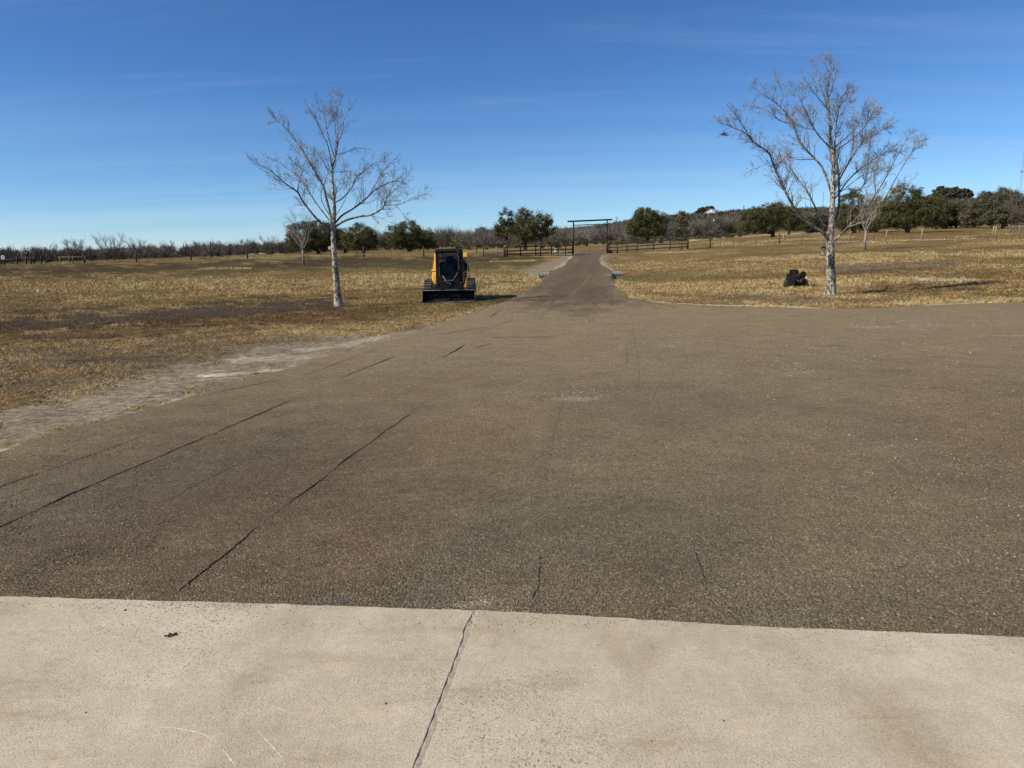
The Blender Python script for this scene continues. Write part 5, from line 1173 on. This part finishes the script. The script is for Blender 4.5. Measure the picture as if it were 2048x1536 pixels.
# arms
def arm(s_):
    ar = empty('lift_arm', (0, 0, 0)); ar.parent = sk
    x0_, x1_ = (s_*.53, s_*.69)
    if x0_ > x1_: x0_, x1_ = x1_, x0_
    MB().prism([(3.05, 1.35), (3.15, 1.62), (3.0, 1.86), (2.68, 1.86), (2.60, 1.66), (1.35, 1.16), (1.12, .98), (.92, .50), (.86, .24), (1.02, .20), (1.14, .46), (1.36, .84), (1.60, 1.08), (2.7, 1.55)], x0_, x1_).build('boom', M_yellow, ar, bevel=.018)
    MB().prism([(2.75, .55), (3.15, .55), (3.2, 1.70), (2.9, 1.74)], x0_+(.03 if s_ > 0 else .03), x1_-.03).build('tower', M_yellow, ar, bevel=.02)
    MB().tube([(s_*.60, 2.5, .62), (s_*.60, 1.62, 1.02)], .045, 8).tube([(s_*.60, 1.62, 1.02), (s_*.60, 1.3, 1.08)], .025, 8).build('lift_cylinder', M_black, ar, True)
    MB().tube([(s_*.50, 1.20, .92), (s_*.46, .86, .52)], .05, 8).build('tilt_cylinder', M_black, ar, True)
    MB().tube([(s_*.46, .86, .52), (s_*.44, .76, .36)], .026, 8).build('cylinder_rod', M_steel, ar, True)
    MB().box((s_*.63, 1.345, 1.175), (.184, .10, .03), rx=.45).build('joint_cap', M_black if s_ > 0 else M_yellow, ar)
    return ar
for s_ in (-1, 1): arm(s_)
m = MB()
for k in range(5): m.tube([(.56+.02*k, 1.9, 1.60-.03*k), (.60+.03*k, 1.35, 1.42), (.62+.02*k, 1.05, 1.1), (.60, .9, .8-.04*k), (.5-.02*k, .84, .5)], .016, 5)
m.build('hydraulic_hoses', M_black, sk, True)
MB().tube([(.78, 1.3, 1.35), (.80, 1.0, 1.0), (.78, .9, .6)], .02, 5).build('hose', M_black, sk, True)
MB().box((.77, 1.1, 1.25), (.03, .12, .10)).build('coupler_block', M_black, sk)
MB().box((0, .76, .38), (1.15, .06, .36)).build('quick_attach_plate', M_blackrough, sk, bevel=.01)
# tracks
for s_ in (-1, 1):
    xc = s_*.845; wd = .30
    c1_, c2_ = (1.04, .42, .36), (2.72, .42, .36)
    outl = []
    for k in range(13): a_ = R(90+k*15); outl.append((c1_[0]+c1_[2]*math.cos(a_), c1_[1]+c1_[2]*math.sin(a_)))
    for k in range(13): a_ = R(-90+k*15); outl.append((c2_[0]+c2_[2]*math.cos(a_), c2_[1]+c2_[2]*math.sin(a_)))
    m = MB(); m.prism(outl, xc-wd/2, xc+wd/2); tk = m.build('track', M_rubber, sk, bevel=.02)
    m = MB(); P = [Vector((0, y_, z_)) for y_, z_ in outl+[outl[0]]]; Ls = [0]
    for q0, q1 in zip(P[:-1], P[1:]): Ls.append(Ls[-1]+(q1-q0).length)
    nn = 48
    for k in range(nn):
        t = Ls[-1]*k/nn; i = max(j for j in range(len(Ls)-1) if Ls[j] <= t); q = P[i].lerp(P[i+1], (t-Ls[i])/max(Ls[i+1]-Ls[i], 1e-6)); d_ = (P[i+1]-P[i]).normalized(); a_ = math.atan2(d_.z, d_.y)
        m.box((xc, q.y, q.z), (wd*.96, .045, .07), rx=a_)
    m.build('tread_lugs', M_rubber, tk)
    for y_ in (1.02, 1.5, 1.95, 2.35, 2.75):
        MB().tube([(xc+s_*(wd/2), y_, .33), (xc+s_*(wd/2+.02), y_, .33)], .16 if y_ in (1.02, 2.75) else .10, 14).build('roller', M_steel if y_ in (1.02, 2.75) else M_black, tk)

# ------------------------------------------------------------------ attachment by the right tree
b1 = ga(1592, 575.5); at_ = empty('cold_planer', b1, R(-19), label='black milling attachment with hoses resting on the grass beside the large bare tree', cat='machine attachment')
at_.scale = (b1[1]*50/F/1.14,)*3
for s_ in (-1, 1):
    MB().add([(s_*.42, 0, .50), (s_*.36, 0, .50), (s_*.36, .85, .50), (s_*.42, .85, .50), (s_*.57, -.08, .0), (s_*.50, -.08, .0), (s_*.50, .95, .0), (s_*.57, .95, .0)], [(0, 1, 2, 3), (7, 6, 5, 4), (0, 4, 5, 1), (1, 5, 6, 2), (2, 6, 7, 3), (3, 7, 4, 0)]).build('side_plate', simple('dark_green_black_paint', (.018, .028, .026), .35), at_, bevel=.01)
    MB().box((s_*.56, .4, .02), (.10, 1.1, .05)).build('skid_shoe', M_steel, at_, bevel=.01)
MB().prism([(.1, .10), (.8, .10), (.85, .45), (.7, .60), (.2, .60), (.0, .45)], -.41, .41).build('drum_housing', M_black, at_, bevel=.02)
MB().prism([(-.06, .05), (.02, .05), (.04, .50), (-.04, .50)], -.42, -.02).build('mounting_plate', M_blackrough, at_, bevel=.01)
MB().tube([(-.1, .45, .12), (.34, .45, .12)], .14, 14).build('milling_drum', M_blackrough, at_, True)
MB().box((-.12, .35, .70), (.36, .40, .20)).tube([(-.30, .35, .72), (.02, .35, .72)], .09, 10).build('hydraulic_motor', M_black, at_, bevel=.02)
MB().box((.28, .30, .64), (.22, .3, .12)).build('valve_block', M_black, at_, bevel=.01)
random.seed(12); m = MB()
for k in range(11):
    x_ = random.uniform(-.3, .32); x2 = random.uniform(-.3, .38); m.tube([(x_, .3, .66), (x_+.05, .05, random.uniform(.7, .78)), ((x_+x2)/2, -.08, random.uniform(.35, .6)), (x2, -.05, random.uniform(.1, .4)), (x2, .1, .3)], .014, 6)
m.build('hoses', M_black, at_, True)
m = MB()
for k in range(6): m.tube([(random.uniform(-.3, .4), -.06, random.uniform(.25, .68)) for _ in range(2)], .008, 4)
m.build('fittings', M_steel, at_)
MB().box((.395, -.012, .45), (.045, .012, .11)).box((-.30, -.03, .37), (.06, .012, .07), ry=.3).build('stickers', M_white, at_)
MB().box((-.42, -.03, .30), (.03, .01, .28), ry=.28).build('worn_edge', simple('pale_green_scuff', (.30, .40, .36), .5), at_)
print('faces', sum(len(o.data.polygons) for o in sc.objects if o.type == 'MESH')); print('verts', sum(len(o.data.vertices) for o in sc.objects if o.type == 'MESH'))
